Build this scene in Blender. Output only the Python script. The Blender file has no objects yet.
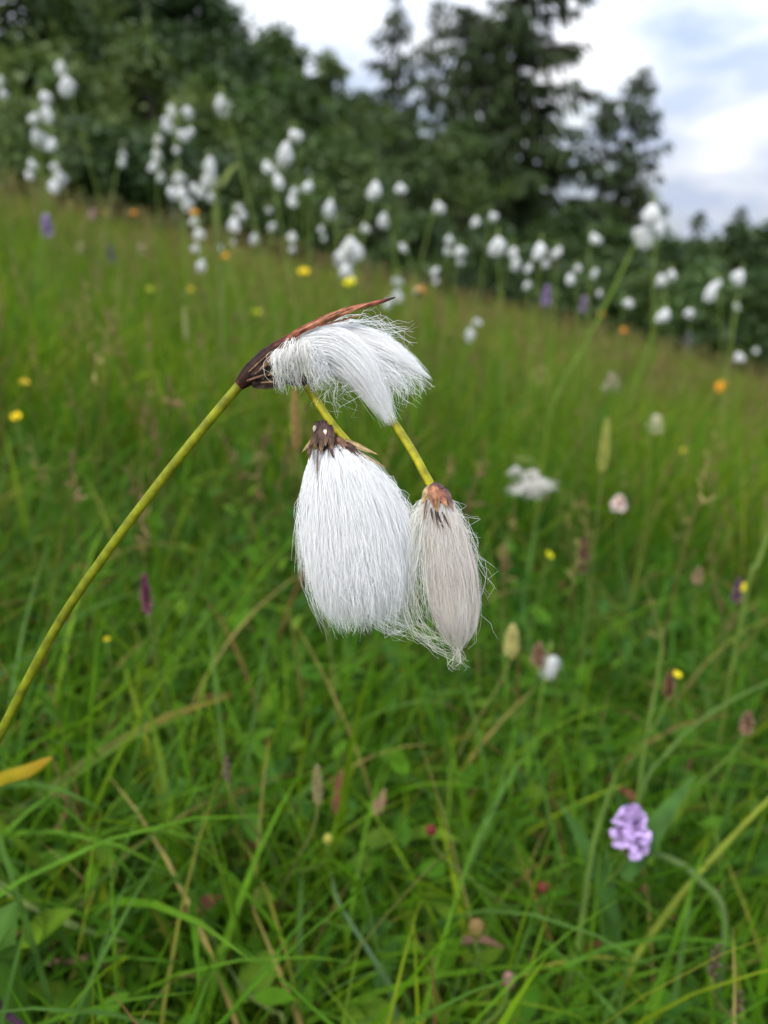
import bpy, math
import numpy as np
from mathutils import Vector

R = np.random.default_rng(11)
rad = math.radians
sc = bpy.context.scene
COL = sc.collection

# ------------------------------------------------------------------ camera model
H, PITCH, F = 0.42, rad(20.0), 773.0
CAM = np.array([0.0, 0.0, H])
FWD = np.array([0, math.cos(PITCH), -math.sin(PITCH)])
UP = np.array([0, math.sin(PITCH), math.cos(PITCH)])
RT = np.array([1.0, 0, 0])

def unp(px, py, d):
    """point that stands at distance d along the view axis"""
    return CAM + d * (FWD + (px - 384) / F * RT + (512 - py) / F * UP)

def at_y(px, py, Y):
    v = FWD + (px - 384) / F * RT + (512 - py) / F * UP
    return CAM + v * (Y / v[1])

def ground(x, y):
    x = np.asarray(x, float); y = np.asarray(y, float)
    z = -0.232 * 24 * np.tanh(x / 24) - 0.047 * 40 * np.tanh(y / 40)
    near = np.clip((np.hypot(x, y) - 0.4) / 2.0, 0, 1)
    z = z + near * (0.025 * np.sin(1.9 * x + 0.7) * np.cos(1.3 * y + 0.4) + 0.03 * np.sin(0.6 * x - 0.5 * y))
    return z

def hit(px, py, hgt):
    """distance at which the sight line meets the meadow's height hgt above the soil"""
    lo, hi = 0.2, 14.0
    def f(d):
        p = unp(px, py, d); return p[2] - float(ground(p[0], p[1])) - hgt
    ds = np.linspace(lo, hi, 400)
    vals = np.array([f(d) for d in ds])
    k = np.where((vals[:-1] > 0) & (vals[1:] <= 0))[0]
    return ds[k[0]] if len(k) else None

# ------------------------------------------------------------------ mesh helpers
def make_mesh(name, V, faces, colors=None, smooth=True):
    """faces: list of int arrays (M,3) or (M,4)"""
    me = bpy.data.meshes.new(name)
    V = np.asarray(V, np.float32)
    me.vertices.add(len(V)); me.vertices.foreach_set('co', V.ravel())
    faces = [np.asarray(f, np.int32) for f in faces if len(f)]
    loops = np.concatenate([f.ravel() for f in faces])
    tot = np.concatenate([np.full(len(f), f.shape[1], np.int32) for f in faces])
    start = np.concatenate([[0], np.cumsum(tot)[:-1]]).astype(np.int32)
    me.loops.add(len(loops)); me.loops.foreach_set('vertex_index', loops)
    me.polygons.add(len(tot)); me.polygons.foreach_set('loop_start', start)
    me.polygons.foreach_set('use_smooth', np.full(len(tot), smooth, bool))
    me.update(calc_edges=True)
    if colors is not None:
        a = me.color_attributes.new('Col', 'FLOAT_COLOR', 'POINT')
        c = np.ones((len(V), 4), np.float32); c[:, :3] = colors
        a.data.foreach_set('color', c.ravel())
    return me

class MB:
    def __init__(s): s.V = []; s.F = []; s.C = []; s.n = 0
    def add(s, V, faces, col):
        V = np.asarray(V, float).reshape(-1, 3)
        col = np.broadcast_to(np.asarray(col, float), (len(V), 3))
        s.V.append(V); s.C.append(col)
        for f in faces: s.F.append(np.asarray(f) + s.n)
        s.n += len(V)
    def obj(s, name, mat, parent=None, smooth=True, mesh_only=False):
        me = make_mesh(name, np.concatenate(s.V), s.F, np.concatenate(s.C), smooth)
        me.materials.append(mat)
        if mesh_only: return me
        return link(name, me, parent)

def link(name, data, parent=None):
    o = bpy.data.objects.new(name, data); COL.objects.link(o)
    if parent is not None:
        o.parent = parent
        o.matrix_parent_inverse = parent.matrix_basis.inverted()
    return o

def thing(name, label, cat, loc, group=None):
    o = bpy.data.objects.new(name, None); COL.objects.link(o)
    o.location = Vector([float(v) for v in loc]); o.empty_display_size = 0.02
    tag(o, label, cat, group); return o

def tag(o, label=None, cat=None, group=None, kind=None):
    if label: o['label'] = label
    if cat: o['category'] = cat
    if group: o['group'] = group
    if kind: o['kind'] = kind
    return o

def norm(v): return v / np.maximum(np.linalg.norm(v, axis=-1, keepdims=True), 1e-12)

def tubes(P, r, sides=3, ref=None, cap=True):
    """P (K,S,3), r (K,S) -> verts, [quads, tris]"""
    P = np.asarray(P, float)
    if P.ndim == 2: P = P[None]
    K, S, _ = P.shape
    r = np.broadcast_to(np.asarray(r, float), (K, S))
    T = norm(np.gradient(P, axis=1))
    if ref is None:
        ref = norm(R.normal(size=(K, 1, 3)))
    ref = np.broadcast_to(ref, T.shape)
    E1 = np.cross(T, ref)
    bad = np.linalg.norm(E1, axis=-1, keepdims=True) < 0.15
    E1 = norm(np.where(bad, np.cross(T, ref[..., [1, 2, 0]]), E1))
    E2 = np.cross(T, E1)
    a = np.arange(sides) * 2 * np.pi / sides
    V = P[:, :, None] + r[..., None, None] * (np.cos(a)[:, None] * E1[:, :, None] + np.sin(a)[:, None] * E2[:, :, None])
    idx = np.arange(K * S * sides).reshape(K, S, sides)
    nx = np.roll(idx, -1, axis=2)
    q = np.stack([idx[:, :-1], nx[:, :-1], nx[:, 1:], idx[:, 1:]], -1).reshape(-1, 4)
    fs = [q]
    if cap and sides >= 3:
        for e in (0, S - 1):
            f = idx[:, e]
            tri = np.stack([np.repeat(f[:, :1], sides - 2, 1), f[:, 1:-1], f[:, 2:]], -1).reshape(-1, 3)
            fs.append(tri)
    return V.reshape(-1, 3), fs

def rep_cols(c, S, sides=1):
    """per-curve colours (K,3) to per-vertex"""
    return np.repeat(np.asarray(c), S * sides, axis=0)

def strips(P, w, side):
    """P (K,S,3), w (K,S) full width, side (K,3) or (K,S,3)"""
    K, S, _ = P.shape
    if side.ndim == 2: side = side[:, None]
    off = 0.5 * w[..., None] * side
    V = np.stack([P - off, P + off], 2)
    idx = np.arange(K * S * 2).reshape(K, S, 2)
    q = np.stack([idx[:, :-1, 0], idx[:, :-1, 1], idx[:, 1:, 1], idx[:, 1:, 0]], -1).reshape(-1, 4)
    return V.reshape(-1, 3), [q]

def spline(ctrl, n):
    """Catmull-Rom through control points"""
    c = np.asarray(ctrl, float)
    c = np.vstack([2 * c[0] - c[1], c, 2 * c[-1] - c[-2]])
    m = len(c) - 3
    t = np.linspace(0, m, n); k = np.minimum(t.astype(int), m - 1); u = (t - k)[:, None]
    p0, p1, p2, p3 = c[k], c[k + 1], c[k + 2], c[k + 3]
    return 0.5 * (2 * p1 + (p2 - p0) * u + (2 * p0 - 5 * p1 + 4 * p2 - p3) * u ** 2 + (3 * p1 - p0 - 3 * p2 + p3) * u ** 3)

def prof(xs, ys, t): return np.interp(t, xs, ys)

def ellipsoid(c, r, nu=12, nv=8, jit=0.0):
    u = np.arange(nu) * 2 * np.pi / nu; v = np.linspace(0, np.pi, nv)
    U, Vv = np.meshgrid(u, v)
    p = np.stack([np.sin(Vv) * np.cos(U), np.sin(Vv) * np.sin(U), -np.cos(Vv)], -1)
    k = 1 + jit * R.normal(size=U.shape); k[0] = k[0, 0]; k[-1] = k[-1, 0]
    p = p * k[..., None] * np.asarray(r) + np.asarray(c)
    idx = np.arange(nu * nv).reshape(nv, nu); nx = np.roll(idx, -1, 1)
    q = np.stack([idx[:-1], nx[:-1], nx[1:], idx[1:]], -1).reshape(-1, 4)
    return p.reshape(-1, 3), [q]

# ------------------------------------------------------------------ materials
def new_mat(name):
    m = bpy.data.materials.new(name); m.use_nodes = True
    nt = m.node_tree; nt.nodes.clear()
    return m, nt, nt.nodes, nt.links

def leaf_mat(name, trans=0.35, rough=0.45, spec=0.35, vary=0.25, scale=60.0, tint=None, gain=1.0):
    """vertex colour x procedural mottling; Principled front with light passing through"""
    m, nt, N, L = new_mat(name)
    out = N.new('ShaderNodeOutputMaterial')
    at = N.new('ShaderNodeAttribute'); at.attribute_name = 'Col'
    tc = N.new('ShaderNodeTexCoord')
    nz = N.new('ShaderNodeTexNoise'); nz.inputs['Scale'].default_value = scale; nz.inputs['Detail'].default_value = 3
    mr = N.new('ShaderNodeMapRange'); mr.inputs['From Min'].default_value = 0.3; mr.inputs['From Max'].default_value = 0.7
    mr.inputs['To Min'].default_value = gain * (1 - vary); mr.inputs['To Max'].default_value = gain * (1 + vary)
    mx = N.new('ShaderNodeVectorMath'); mx.operation = 'SCALE'
    L.new(tc.outputs['Object'], nz.inputs['Vector']); L.new(nz.outputs['Fac'], mr.inputs['Value'])
    L.new(at.outputs['Color'], mx.inputs[0]); L.new(mr.outputs['Result'], mx.inputs['Scale'])
    p = N.new('ShaderNodeBsdfPrincipled'); p.inputs['Roughness'].default_value = rough
    p.inputs['Specular IOR Level'].default_value = spec
    L.new(mx.outputs['Vector'], p.inputs['Base Color'])
    if trans > 0:
        t = N.new('ShaderNodeBsdfTranslucent'); mixs = N.new('ShaderNodeMixShader'); mixs.inputs[0].default_value = trans
        L.new(mx.outputs['Vector'], t.inputs['Color'])
        L.new(p.outputs[0], mixs.inputs[1]); L.new(t.outputs[0], mixs.inputs[2]); L.new(mixs.outputs[0], out.inputs['Surface'])
    else:
        L.new(p.outputs[0], out.inputs['Surface'])
    return m

M_GRASS = leaf_mat('grass_blade', 0.42, 0.55, 0.13, 0.22, 45)
M_HERB = leaf_mat('herb_leaf', 0.38, 0.6, 0.12, 0.28, 60)
M_STEM = leaf_mat('plant_stem', 0.0, 0.45, 0.4, 0.15, 350)
M_HSTEM = leaf_mat('cotton_stem', 0.1, 0.5, 0.18, 0.35, 420)
M_BRACT = leaf_mat('bract_scale', 0.1, 0.75, 0.15, 0.5, 700)
def cotton_mat():
    m, nt, N, L = new_mat('cotton_hair')
    out = N.new('ShaderNodeOutputMaterial'); at = N.new('ShaderNodeAttribute'); at.attribute_name = 'Col'
    d = N.new('ShaderNodeBsdfDiffuse'); t = N.new('ShaderNodeBsdfTranslucent'); mixs = N.new('ShaderNodeMixShader'); mixs.inputs[0].default_value = .45
    L.new(at.outputs['Color'], d.inputs['Color']); L.new(at.outputs['Color'], t.inputs['Color'])
    L.new(d.outputs[0], mixs.inputs[1]); L.new(t.outputs[0], mixs.inputs[2]); L.new(mixs.outputs[0], out.inputs['Surface'])
    return m
M_COTTON = cotton_mat()
M_PETAL = leaf_mat('petal', 0.3, 0.6, 0.2, 0.12, 120)
M_FOLI = leaf_mat('tree_leaf', 0.3, 0.5, 0.3, 0.2, 1.2)
M_NEEDLE = leaf_mat('spruce_needle', 0.12, 0.6, 0.2, 0.2, 1.5)
M_BARK = leaf_mat('bark', 0.0, 0.9, 0.1, 0.4, 9)

def soil_mat():
    m, nt, N, L = new_mat('meadow_soil')
    out = N.new('ShaderNodeOutputMaterial'); p = N.new('ShaderNodeBsdfPrincipled'); p.inputs['Roughness'].default_value = 0.95
    tc = N.new('ShaderNodeTexCoord')
    n1 = N.new('ShaderNodeTexNoise'); n1.inputs['Scale'].default_value = 3; n1.inputs['Detail'].default_value = 8
    n2 = N.new('ShaderNodeTexNoise'); n2.inputs['Scale'].default_value = 70; n2.inputs['Detail'].default_value = 6
    r1 = N.new('ShaderNodeValToRGB'); r1.color_ramp.elements[0].color = (0.03, 0.045, 0.012, 1); r1.color_ramp.elements[1].color = (0.06, 0.10, 0.02, 1)
    r2 = N.new('ShaderNodeValToRGB'); r2.color_ramp.elements[0].color = (0.4, 0.35, 0.25, 1); r2.color_ramp.elements[1].color = (1.2, 1.2, 1.0, 1)
    r2.color_ramp.elements[0].position = 0.35; r2.color_ramp.elements[1].position = 0.65
    mu = N.new('ShaderNodeMix'); mu.data_type = 'RGBA'; mu.blend_type = 'MULTIPLY'; mu.inputs[0].default_value = 1
    for n in (n1, n2): L.new(tc.outputs['Object'], n.inputs['Vector'])
    L.new(n1.outputs['Fac'], r1.inputs[0]); L.new(n2.outputs['Fac'], r2.inputs[0])
    L.new(r1.outputs[0], mu.inputs[6]); L.new(r2.outputs[0], mu.inputs[7]); L.new(mu.outputs[2], p.inputs['Base Color'])
    b = N.new('ShaderNodeBump'); b.inputs['Strength'].default_value = 0.8; b.inputs['Distance'].default_value = 0.02
    L.new(n2.outputs['Fac'], b.inputs['Height']); L.new(b.outputs[0], p.inputs['Normal'])
    L.new(p.outputs[0], out.inputs['Surface']); return m

# ------------------------------------------------------------------ ground
def build_ground():
    rr = np.concatenate([[0], np.geomspace(0.15, 900, 90)]); na = 120
    a = np.arange(na) * 2 * np.pi / na
    X = rr[:, None] * np.cos(a); Y = rr[:, None] * np.sin(a)
    V = np.stack([X, Y, ground(X, Y)], -1).reshape(-1, 3)
    idx = np.arange(len(rr) * na).reshape(len(rr), na); nx = np.roll(idx, -1, 1)
    q = np.stack([idx[:-1], idx[1:], nx[1:], nx[:-1]], -1).reshape(-1, 4)
    b = MB(); b.add(V, [q], (0.05, 0.08, 0.02))
    o = b.obj('ground', soil_mat()); tag(o, kind='structure'); return o
build_ground()

# ------------------------------------------------------------------ meadow grass
GREEN = np.array([[.066, .162, .003], [.100, .188, .004], [.045, .128, .005], [.058, .135, .020], [.145, .210, .006],
                  [.30, .24, .07], [.16, .08, .03], [.17, .18, .02]])

def arcs(root, az, L, t0, cv, S, pw=1.4):
    """blades: start tilt t0 from vertical, bending by cv over the length"""
    K = len(root); s = np.linspace(0, 1, S)
    th = t0[:, None] + cv[:, None] * s[None] ** pw
    d = np.stack([np.cos(az), np.sin(az), np.zeros(K)], -1)
    step = (L / (S - 1))[:, None]
    thm = 0.5 * (th[:, 1:] + th[:, :-1])
    hx = np.concatenate([np.zeros((K, 1)), np.cumsum(np.sin(thm) * step, 1)], 1)
    hz = np.concatenate([np.zeros((K, 1)), np.cumsum(np.cos(thm) * step, 1)], 1)
    P = root[:, None] + hx[..., None] * d[:, None]
    P[..., 2] += hz
    g = ground(P[..., 0], P[..., 1]) + 0.006
    P[..., 2] = np.maximum(P[..., 2], g)
    side = np.stack([-np.sin(az), np.cos(az), np.zeros(K)], -1)
    return P, side

def patch(x, y):
    return 0.5 + 0.5 * np.sin(3.1 * x + 1.7 * np.sin(2.3 * y)) * np.cos(2.7 * y + 1.3 * np.sin(1.9 * x))

def keep_clear(P, lim=0.30):
    d = np.linalg.norm(P - CAM, axis=-1).min(1)
    # also leave the hero flower's own space free
    q = unp(360, 480, 0.17); d2 = np.linalg.norm(P - q, axis=-1).min(1)
    return (d > lim) & (d2 > 0.12)

def scatter(n, y0, y1, spread=0.64, marg=0.45, power=1.0):
    u = R.random(n); y = y0 + (y1 - y0) * u ** power
    x = R.uniform(-1, 1, n) * (spread * y + marg)
    return x, y

def blade_cols(n, x, y, w):
    k = R.choice(len(w), n, p=np.asarray(w) / np.sum(w))
    c = GREEN[k] * R.uniform(0.75, 1.25, (n, 1))
    pt = patch(x, y)[:, None]
    c = c * (0.85 + 0.3 * pt) + np.array([.025, .012, 0]) * (pt - .5)
    return np.clip(c, 0.005, 1)

def blades(b, n, y0, y1, L, W, t0, cv, weights, S=7, power=1.0, marg=0.45, fold=True):
    x, y = scatter(n, y0, y1, marg=marg, power=power)
    root = np.stack([x, y, ground(x, y) - 0.003], -1)
    Ln = R.uniform(*L, n) * (0.8 + 0.4 * patch(x * .7 + 3, y * .6))
    P, side = arcs(root, R.uniform(0, 2 * np.pi, n), Ln, np.abs(R.normal(0, t0, n)), R.gamma(2.0, cv / 2, n), S)
    # sideways sway
    sw = R.normal(0, 0.13, n)[:, None] * Ln[:, None] * np.linspace(0, 1, S) ** 2
    P = P + sw[..., None] * side[:, None]
    ok = keep_clear(P); P, side, Ln, x, y = P[ok], side[ok], Ln[ok], x[ok], y[ok]; n = len(P)
    s = np.linspace(0, 1, S)
    w = R.uniform(*W, n)[:, None] * np.interp(s, [0, .25, .6, .85, 1], [.6, 1, .9, .5, .06])[None]
    tw = R.normal(0, 0.6, n)[:, None] + R.normal(0, 0.9, n)[:, None] * s
    T = norm(np.gradient(P, axis=1)); Bn = np.cross(T, side[:, None])
    sd = np.cos(tw)[..., None] * side[:, None] + np.sin(tw)[..., None] * Bn
    V, f = strips(P, w, sd)
    c = blade_cols(n, x, y, weights)
    b.add(V, f, rep_cols(c, S, 2))

def culms(b, n, y0, y1, L, power=1.0, rw=0.0006, headcol=None):
    """flowering grass stalks with loose seed heads"""
    S = 6
    x, y = scatter(n, y0, y1, power=power)
    root = np.stack([x, y, ground(x, y)], -1)
    P, side = arcs(root, R.uniform(0, 2 * np.pi, n), R.uniform(*L, n), np.abs(R.normal(0, .1, n)), np.abs(R.normal(0, .35, n)), S, 2)
    ok = keep_clear(P, 0.42); P, side, x, y = P[ok], side[ok], x[ok], y[ok]; n = len(P)
    k = R.random(n)[:, None]
    c = k * np.array([.16, .17, .035]) + (1 - k) * np.array([.20, .13, .06])
    r = np.full((n, S), rw) * (1 + y[:, None] * .25)
    V, f = tubes(P, r, 3); b.add(V, f, rep_cols(c, S, 3))
    tip = P[:, -1]; dirn = norm(P[:, -1] - P[:, -2])
    m = 14
    u = R.random((n, m)); hl = R.uniform(.03, .075, n)
    base = tip[:, None] - dirn[:, None] * (u * hl[:, None])[..., None]
    o = norm(R.normal(size=(n, m, 3)) + 1.2 * dirn[:, None]) * (R.uniform(.004, .014, (n, m)) * (0.4 + u))[..., None]
    PP = np.stack([base, base + .55 * o, base + o], 2).reshape(n * m, 3, 3)
    ww = np.repeat((np.array([.0008, .0022, .0004]) [None]), n * m, 0) * np.repeat(1 + y * .3, m)[:, None]
    sd = norm(np.cross(o.reshape(-1, 3), R.normal(size=(n * m, 3))))
    V, f = strips(PP, ww, sd)
    hc = np.where(k > .5, np.array([.22, .20, .06]), np.array([.20, .13, .06])) * R.uniform(.7, 1.3, (n, 1))
    b.add(V, f, np.repeat(np.repeat(hc, m, 0), 6, 0))

def build_grass():
    b = MB()
    wn = [28, 13, 36, 13, 3, 3, 2.0, 4]
    wm = [26, 30, 9, 7, 19, 2.5, .8, 7]
    wf = [20, 28, 6, 4, 24, 4, .8, 14]
    # near sward: short matted, arching mid, a few broad
    blades(b, 15000, .12, 1.05, (.06, .17), (.0012, .0036), .7, 1.0, wn)
    blades(b, 10500, .15, 1.1, (.12, .27), (.0012, .0032), .38, 1.4, wn, S=9)
    blades(b, 2300, .2, 1.1, (.12, .25), (.0034, .0058), .5, 1.5, [35, 10, 20, 25, 5, 2, 0, 3], S=9)
    blades(b, 1500, .2, 1.2, (.06, .20), (.0008, .0020), .7, .7, [0, 0, 0, 0, 2, 6, 2.5, 4], S=8)
    # middle
    blades(b, 30000, 1.0, 3.0, (.12, .33), (.0016, .0036), .25, .75, wm, S=6)
    blades(b, 4000, 1.0, 3.0, (.18, .36), (.0038, .0065), .25, .7, wm, S=6)
    blades(b, 42000, 3.0, 8.0, (.14, .36), (.003, .006), .22, .6, wf, S=5, power=.8)
    blades(b, 40000, 8.0, 17.0, (.16, .40), (.007, .014), .22, .6, wf, S=4, power=.9, marg=3)
    culms(b, 150, .5, 1.2, (.20, .36))
    culms(b, 900, 1.2, 3.5, (.26, .46))
    culms(b, 2200, 3.5, 9, (.30, .5))
    o = b.obj('meadow_grass', M_GRASS); tag(o, kind='stuff')
build_grass()

def build_herbs():
    b = MB(); S = 6
    def put(n, y0, y1, size, hgt, power=1):
        x, y = scatter(n, y0, y1, power=power)
        pt = patch(x * 1.8 + 1, y * 1.8)
        ok = R.random(n) < .25 + .9 * pt; x, y = x[ok], y[ok]; n = len(x)
        z = ground(x, y) + R.uniform(*hgt, n)
        az = R.uniform(0, 2 * np.pi, n); L = R.uniform(*size, n)
        P, side = arcs(np.stack([x, y, z], -1), az, L, R.uniform(.5, 1.35, n), R.uniform(.1, .9, n), S, 1)
        k = keep_clear(P, .33); P, side, L, x, y = P[k], side[k], L[k], x[k], y[k]; n = len(P)
        wd = (L * R.uniform(.25, .6, n))[:, None] * np.array([.12, .72, 1, .9, .55, .05])
        tw = R.normal(0, .35, n)[:, None]
        T = norm(np.gradient(P, axis=1)); Bn = np.cross(T, side[:, None])
        sd = np.cos(tw)[..., None] * side[:, None] + np.sin(tw)[..., None] * Bn
        c = np.array([[.045, .130, .005], [.066, .160, .006], [.035, .100, .012], [.09, .165, .008]])[R.integers(0, 4, n)] * R.uniform(.75, 1.25, (n, 1))
        rd = R.random(n) < .03; c[rd] = np.array([.16, .06, .03])
        # two halves with a mid fold
        mid = P - Bn * (wd * .16)[..., None]
        V = np.stack([P - .5 * wd[..., None] * sd, mid, P + .5 * wd[..., None] * sd], 2)
        idx = np.arange(n * S * 3).reshape(n, S, 3)
        q = np.concatenate([np.stack([idx[:, :-1, j], idx[:, :-1, j + 1], idx[:, 1:, j + 1], idx[:, 1:, j]], -1).reshape(-1, 4) for j in (0, 1)])
        b.add(V.reshape(-1, 3), [q], rep_cols(c, S, 3))
    put(6500, .12, 1.1, (.010, .030), (.0, .11))
    put(260, .15, .9, (.026, .042), (.02, .09))
    put(4200, 1.0, 3.0, (.014, .036), (.02, .14))
    o = b.obj('meadow_herbs', M_HERB); tag(o, kind='stuff')
build_herbs()

# ------------------------------------------------------------------ hero cottongrass
D0 = 0.17; SC = D0 / F
def hw(p):
    """flower frame (x right, y down, depth away; photograph-scale units of 0.22 mm) to the world"""
    p = np.asarray(p, float)
    return (CAM + D0 * FWD + SC * ((p[..., 0:1] - 384) * RT + (512 - p[..., 1:2]) * UP + p[..., 2:3] * FWD))

def tuft(axis, rt, ra, n, S=16, lens=(.7, 1.02), wav=2.0, clumps=60, cl=.6, depth=.8, curl=0.0, root_t=(0, .05), rho_pow=.5, freq=(1, 3), cross=0):
    """hairs sweeping along an axis inside an envelope; returns paths (n,S,3) in the flower frame"""
    ax = spline(axis, 80); tt = np.linspace(0, 1, 80)
    tg = norm(np.gradient(ax, axis=0))
    Nn = norm(np.stack([-tg[:, 1], tg[:, 0], np.zeros(80)], -1)); Bn = norm(np.cross(tg, Nn))
    s = np.linspace(0, 1, S)
    t0 = R.uniform(*root_t, n); t1 = R.uniform(*lens, n)
    t = t0[:, None] + (t1 - t0)[:, None] * s
    phi = R.uniform(0, 2 * np.pi, n); rho = R.random(n) ** rho_pow
    cx, cy = rho * np.cos(phi), rho * np.sin(phi)
    kphi = R.uniform(0, 2 * np.pi, clumps); krho = R.random(clumps) ** .5
    kx, ky = krho * np.cos(kphi), krho * np.sin(kphi)
    own = np.argmin((cx[:, None] - kx) ** 2 + (cy[:, None] - ky) ** 2, 1)
    klen = R.uniform(-.07, .05, clumps)
    w = (cl * np.clip(s, 0, 1) ** 1.3)[None] * R.uniform(.3, 1.2, (n, 1))
    X = cx[:, None] * (1 - w) + kx[own][:, None] * w
    Y = cy[:, None] * (1 - w) + ky[own][:, None] * w
    t = np.clip(t + klen[own][:, None] * s, 0, 1.12)
    def ip(a): return np.stack([np.interp(t, tt, a[:, j]) for j in range(3)], -1)
    A, NN, BB = ip(ax), ip(Nn), ip(Bn)
    over = np.clip(t - 1, 0, None)[..., None]
    A = A + over * tg[-1] * np.linalg.norm(np.diff(ax, axis=0), axis=1).sum()
    rr = np.interp(t, rt, ra)
    def wave(m):
        f = R.uniform(*freq, (m, 1)); p = R.uniform(0, 2 * np.pi, (m, 1)); f2 = f * R.uniform(2, 3, (m, 1)); p2 = R.uniform(0, 6.28, (m, 1))
        a = R.gamma(2, .5, (m, 1))
        return a * (np.sin(2 * np.pi * f * s + p) - np.sin(p) + .35 * np.sin(2 * np.pi * f2 * s + p2)) * s ** .8
    if cross:
        X = X + R.normal(0, cross, (n, 1)) * 2 * s; Y = Y + R.normal(0, cross, (n, 1)) * s
        q = np.sqrt(X ** 2 + Y ** 2); k = np.where(q > 1.08, 1.08 / np.maximum(q, 1e-6), 1); X, Y = X * k, Y * k
    X2 = rr * X + wav * wave(n); Y2 = rr * depth * Y + wav * wave(n)
    P = A + X2[..., None] * NN + Y2[..., None] * BB
    if curl:
        ph = R.uniform(0, 6.28, (n, 1)); k = R.uniform(.4, 1.4, (n, 1)) * curl
        P[..., 0] += k * np.sin(s * R.uniform(2, 7, (n, 1)) + ph) * s; P[..., 1] += k * .6 * np.cos(s * R.uniform(2, 7, (n, 1)) + ph) * s
    return P

def hairs(b, P, width, col, jit=.02):
    n, S, _ = P.shape
    r = SC * .5 * width * R.uniform(.6, 1.25, (n, 1)) * np.interp(np.linspace(0, 1, S), [0, .7, 1], [1, .9, .35])
    V, f = tubes(hw(P), r, 3, cap=False)
    c = np.clip(np.asarray(col) * R.uniform(1 - jit, 1 + jit, (n, 1)), 0, .988)
    b.add(V, f, rep_cols(c, S, 3))

def core(b, axis, rt, ra, k, tmax, depth, col, t0=.03):  # added solid mass that keeps the cotton bright between its hairs
    """packed-cotton stand-in added to brighten a head from inside: a lumpy tapering mass under the loose hairs"""
    ax = spline(axis, 80); tt = np.linspace(0, 1, 80); tg = norm(np.gradient(ax, axis=0))
    Nn = norm(np.stack([-tg[:, 1], tg[:, 0], np.zeros(80)], -1)); Bn = norm(np.cross(tg, Nn))
    n, m = 40, 36; t = np.linspace(t0, tmax, n); a = np.arange(m) * 2 * np.pi / m
    f = lambda A: np.stack([np.interp(t, tt, A[:, j]) for j in range(3)], -1)
    e = np.linspace(0, 1, n); r = np.interp(t, rt, ra) * k * np.sqrt(np.clip(np.minimum(1, e / .12), 0, 1)) * np.clip(1 - np.clip((e - .72) / .28, 0, 1) ** 2.2, .02, 1)
    lump = 1 + .05 * np.sin(5 * a + 1.3)[None] * np.sin(4 * e + .5)[:, None] + .035 * np.sin(11 * a + 3 * e[:, None]) + .02 * np.sin(19 * a + 5 * e[:, None])
    P = f(ax)[:, None] + (r[:, None] * lump)[..., None] * (np.cos(a)[None, :, None] * f(Nn)[:, None] + depth * np.sin(a)[None, :, None] * f(Bn)[:, None])
    idx = np.arange(n * m).reshape(n, m); nx = np.roll(idx, -1, 1)
    q = np.stack([idx[:-1], nx[:-1], nx[1:], idx[1:]], -1).reshape(-1, 4)
    b.add(hw(P.reshape(-1, 3)), [q], col)

def scales(b, lst):
    """lanceolate scales: base, tip, width, colour, bulge (flower frame)"""
    for base, tip, w, col, bul in lst:
        base, tip = np.array(base, float), np.array(tip, float)
        ax = tip - base; L = np.linalg.norm(ax); ax = ax / L
        sd = norm(np.cross(ax, [0, 0, 1.0])); nr = np.cross(sd, ax)
        if nr[2] > 0: nr = -nr
        s = np.linspace(0, 1, 9); u = np.linspace(-1, 1, 5)
        wp = w * .5 * np.interp(s, [0, .15, .4, .75, 1], [.55, .9, 1, .5, .03])
        G = base + s[:, None, None] * L * ax + (wp[:, None] * u)[..., None] * sd + (bul * np.sin(np.pi * s * .8 + .25)[:, None] * (1 - .8 * u ** 2))[..., None] * nr
        Bk = G - nr * .6
        n = 45; idx = np.arange(n).reshape(9, 5)
        q = np.stack([idx[:-1, :-1], idx[:-1, 1:], idx[1:, 1:], idx[1:, :-1]], -1).reshape(-1, 4)
        ring = np.concatenate([idx[0, :], idx[1:, -1], idx[-1, -2::-1], idx[-2:0:-1, 0]])
        rq = np.stack([ring, np.roll(ring, -1), np.roll(ring, -1) + n, ring + n], -1)
        cc = np.asarray(col) * (1 + .25 * np.cos(u * 7)[None, :, None] * np.ones((9, 1, 1)))
        edge = np.interp(s, [0, .7, 1], [0, .1, .6])[:, None, None]
        cc = cc * (1 - edge) + np.array([.38, .26, .12]) * edge
        cc = cc.reshape(-1, 3)
        b.add(np.concatenate([hw(G.reshape(-1, 3)), hw(Bk.reshape(-1, 3))]), [q, q[:, ::-1] + n, rq], np.concatenate([cc, cc]))

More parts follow.
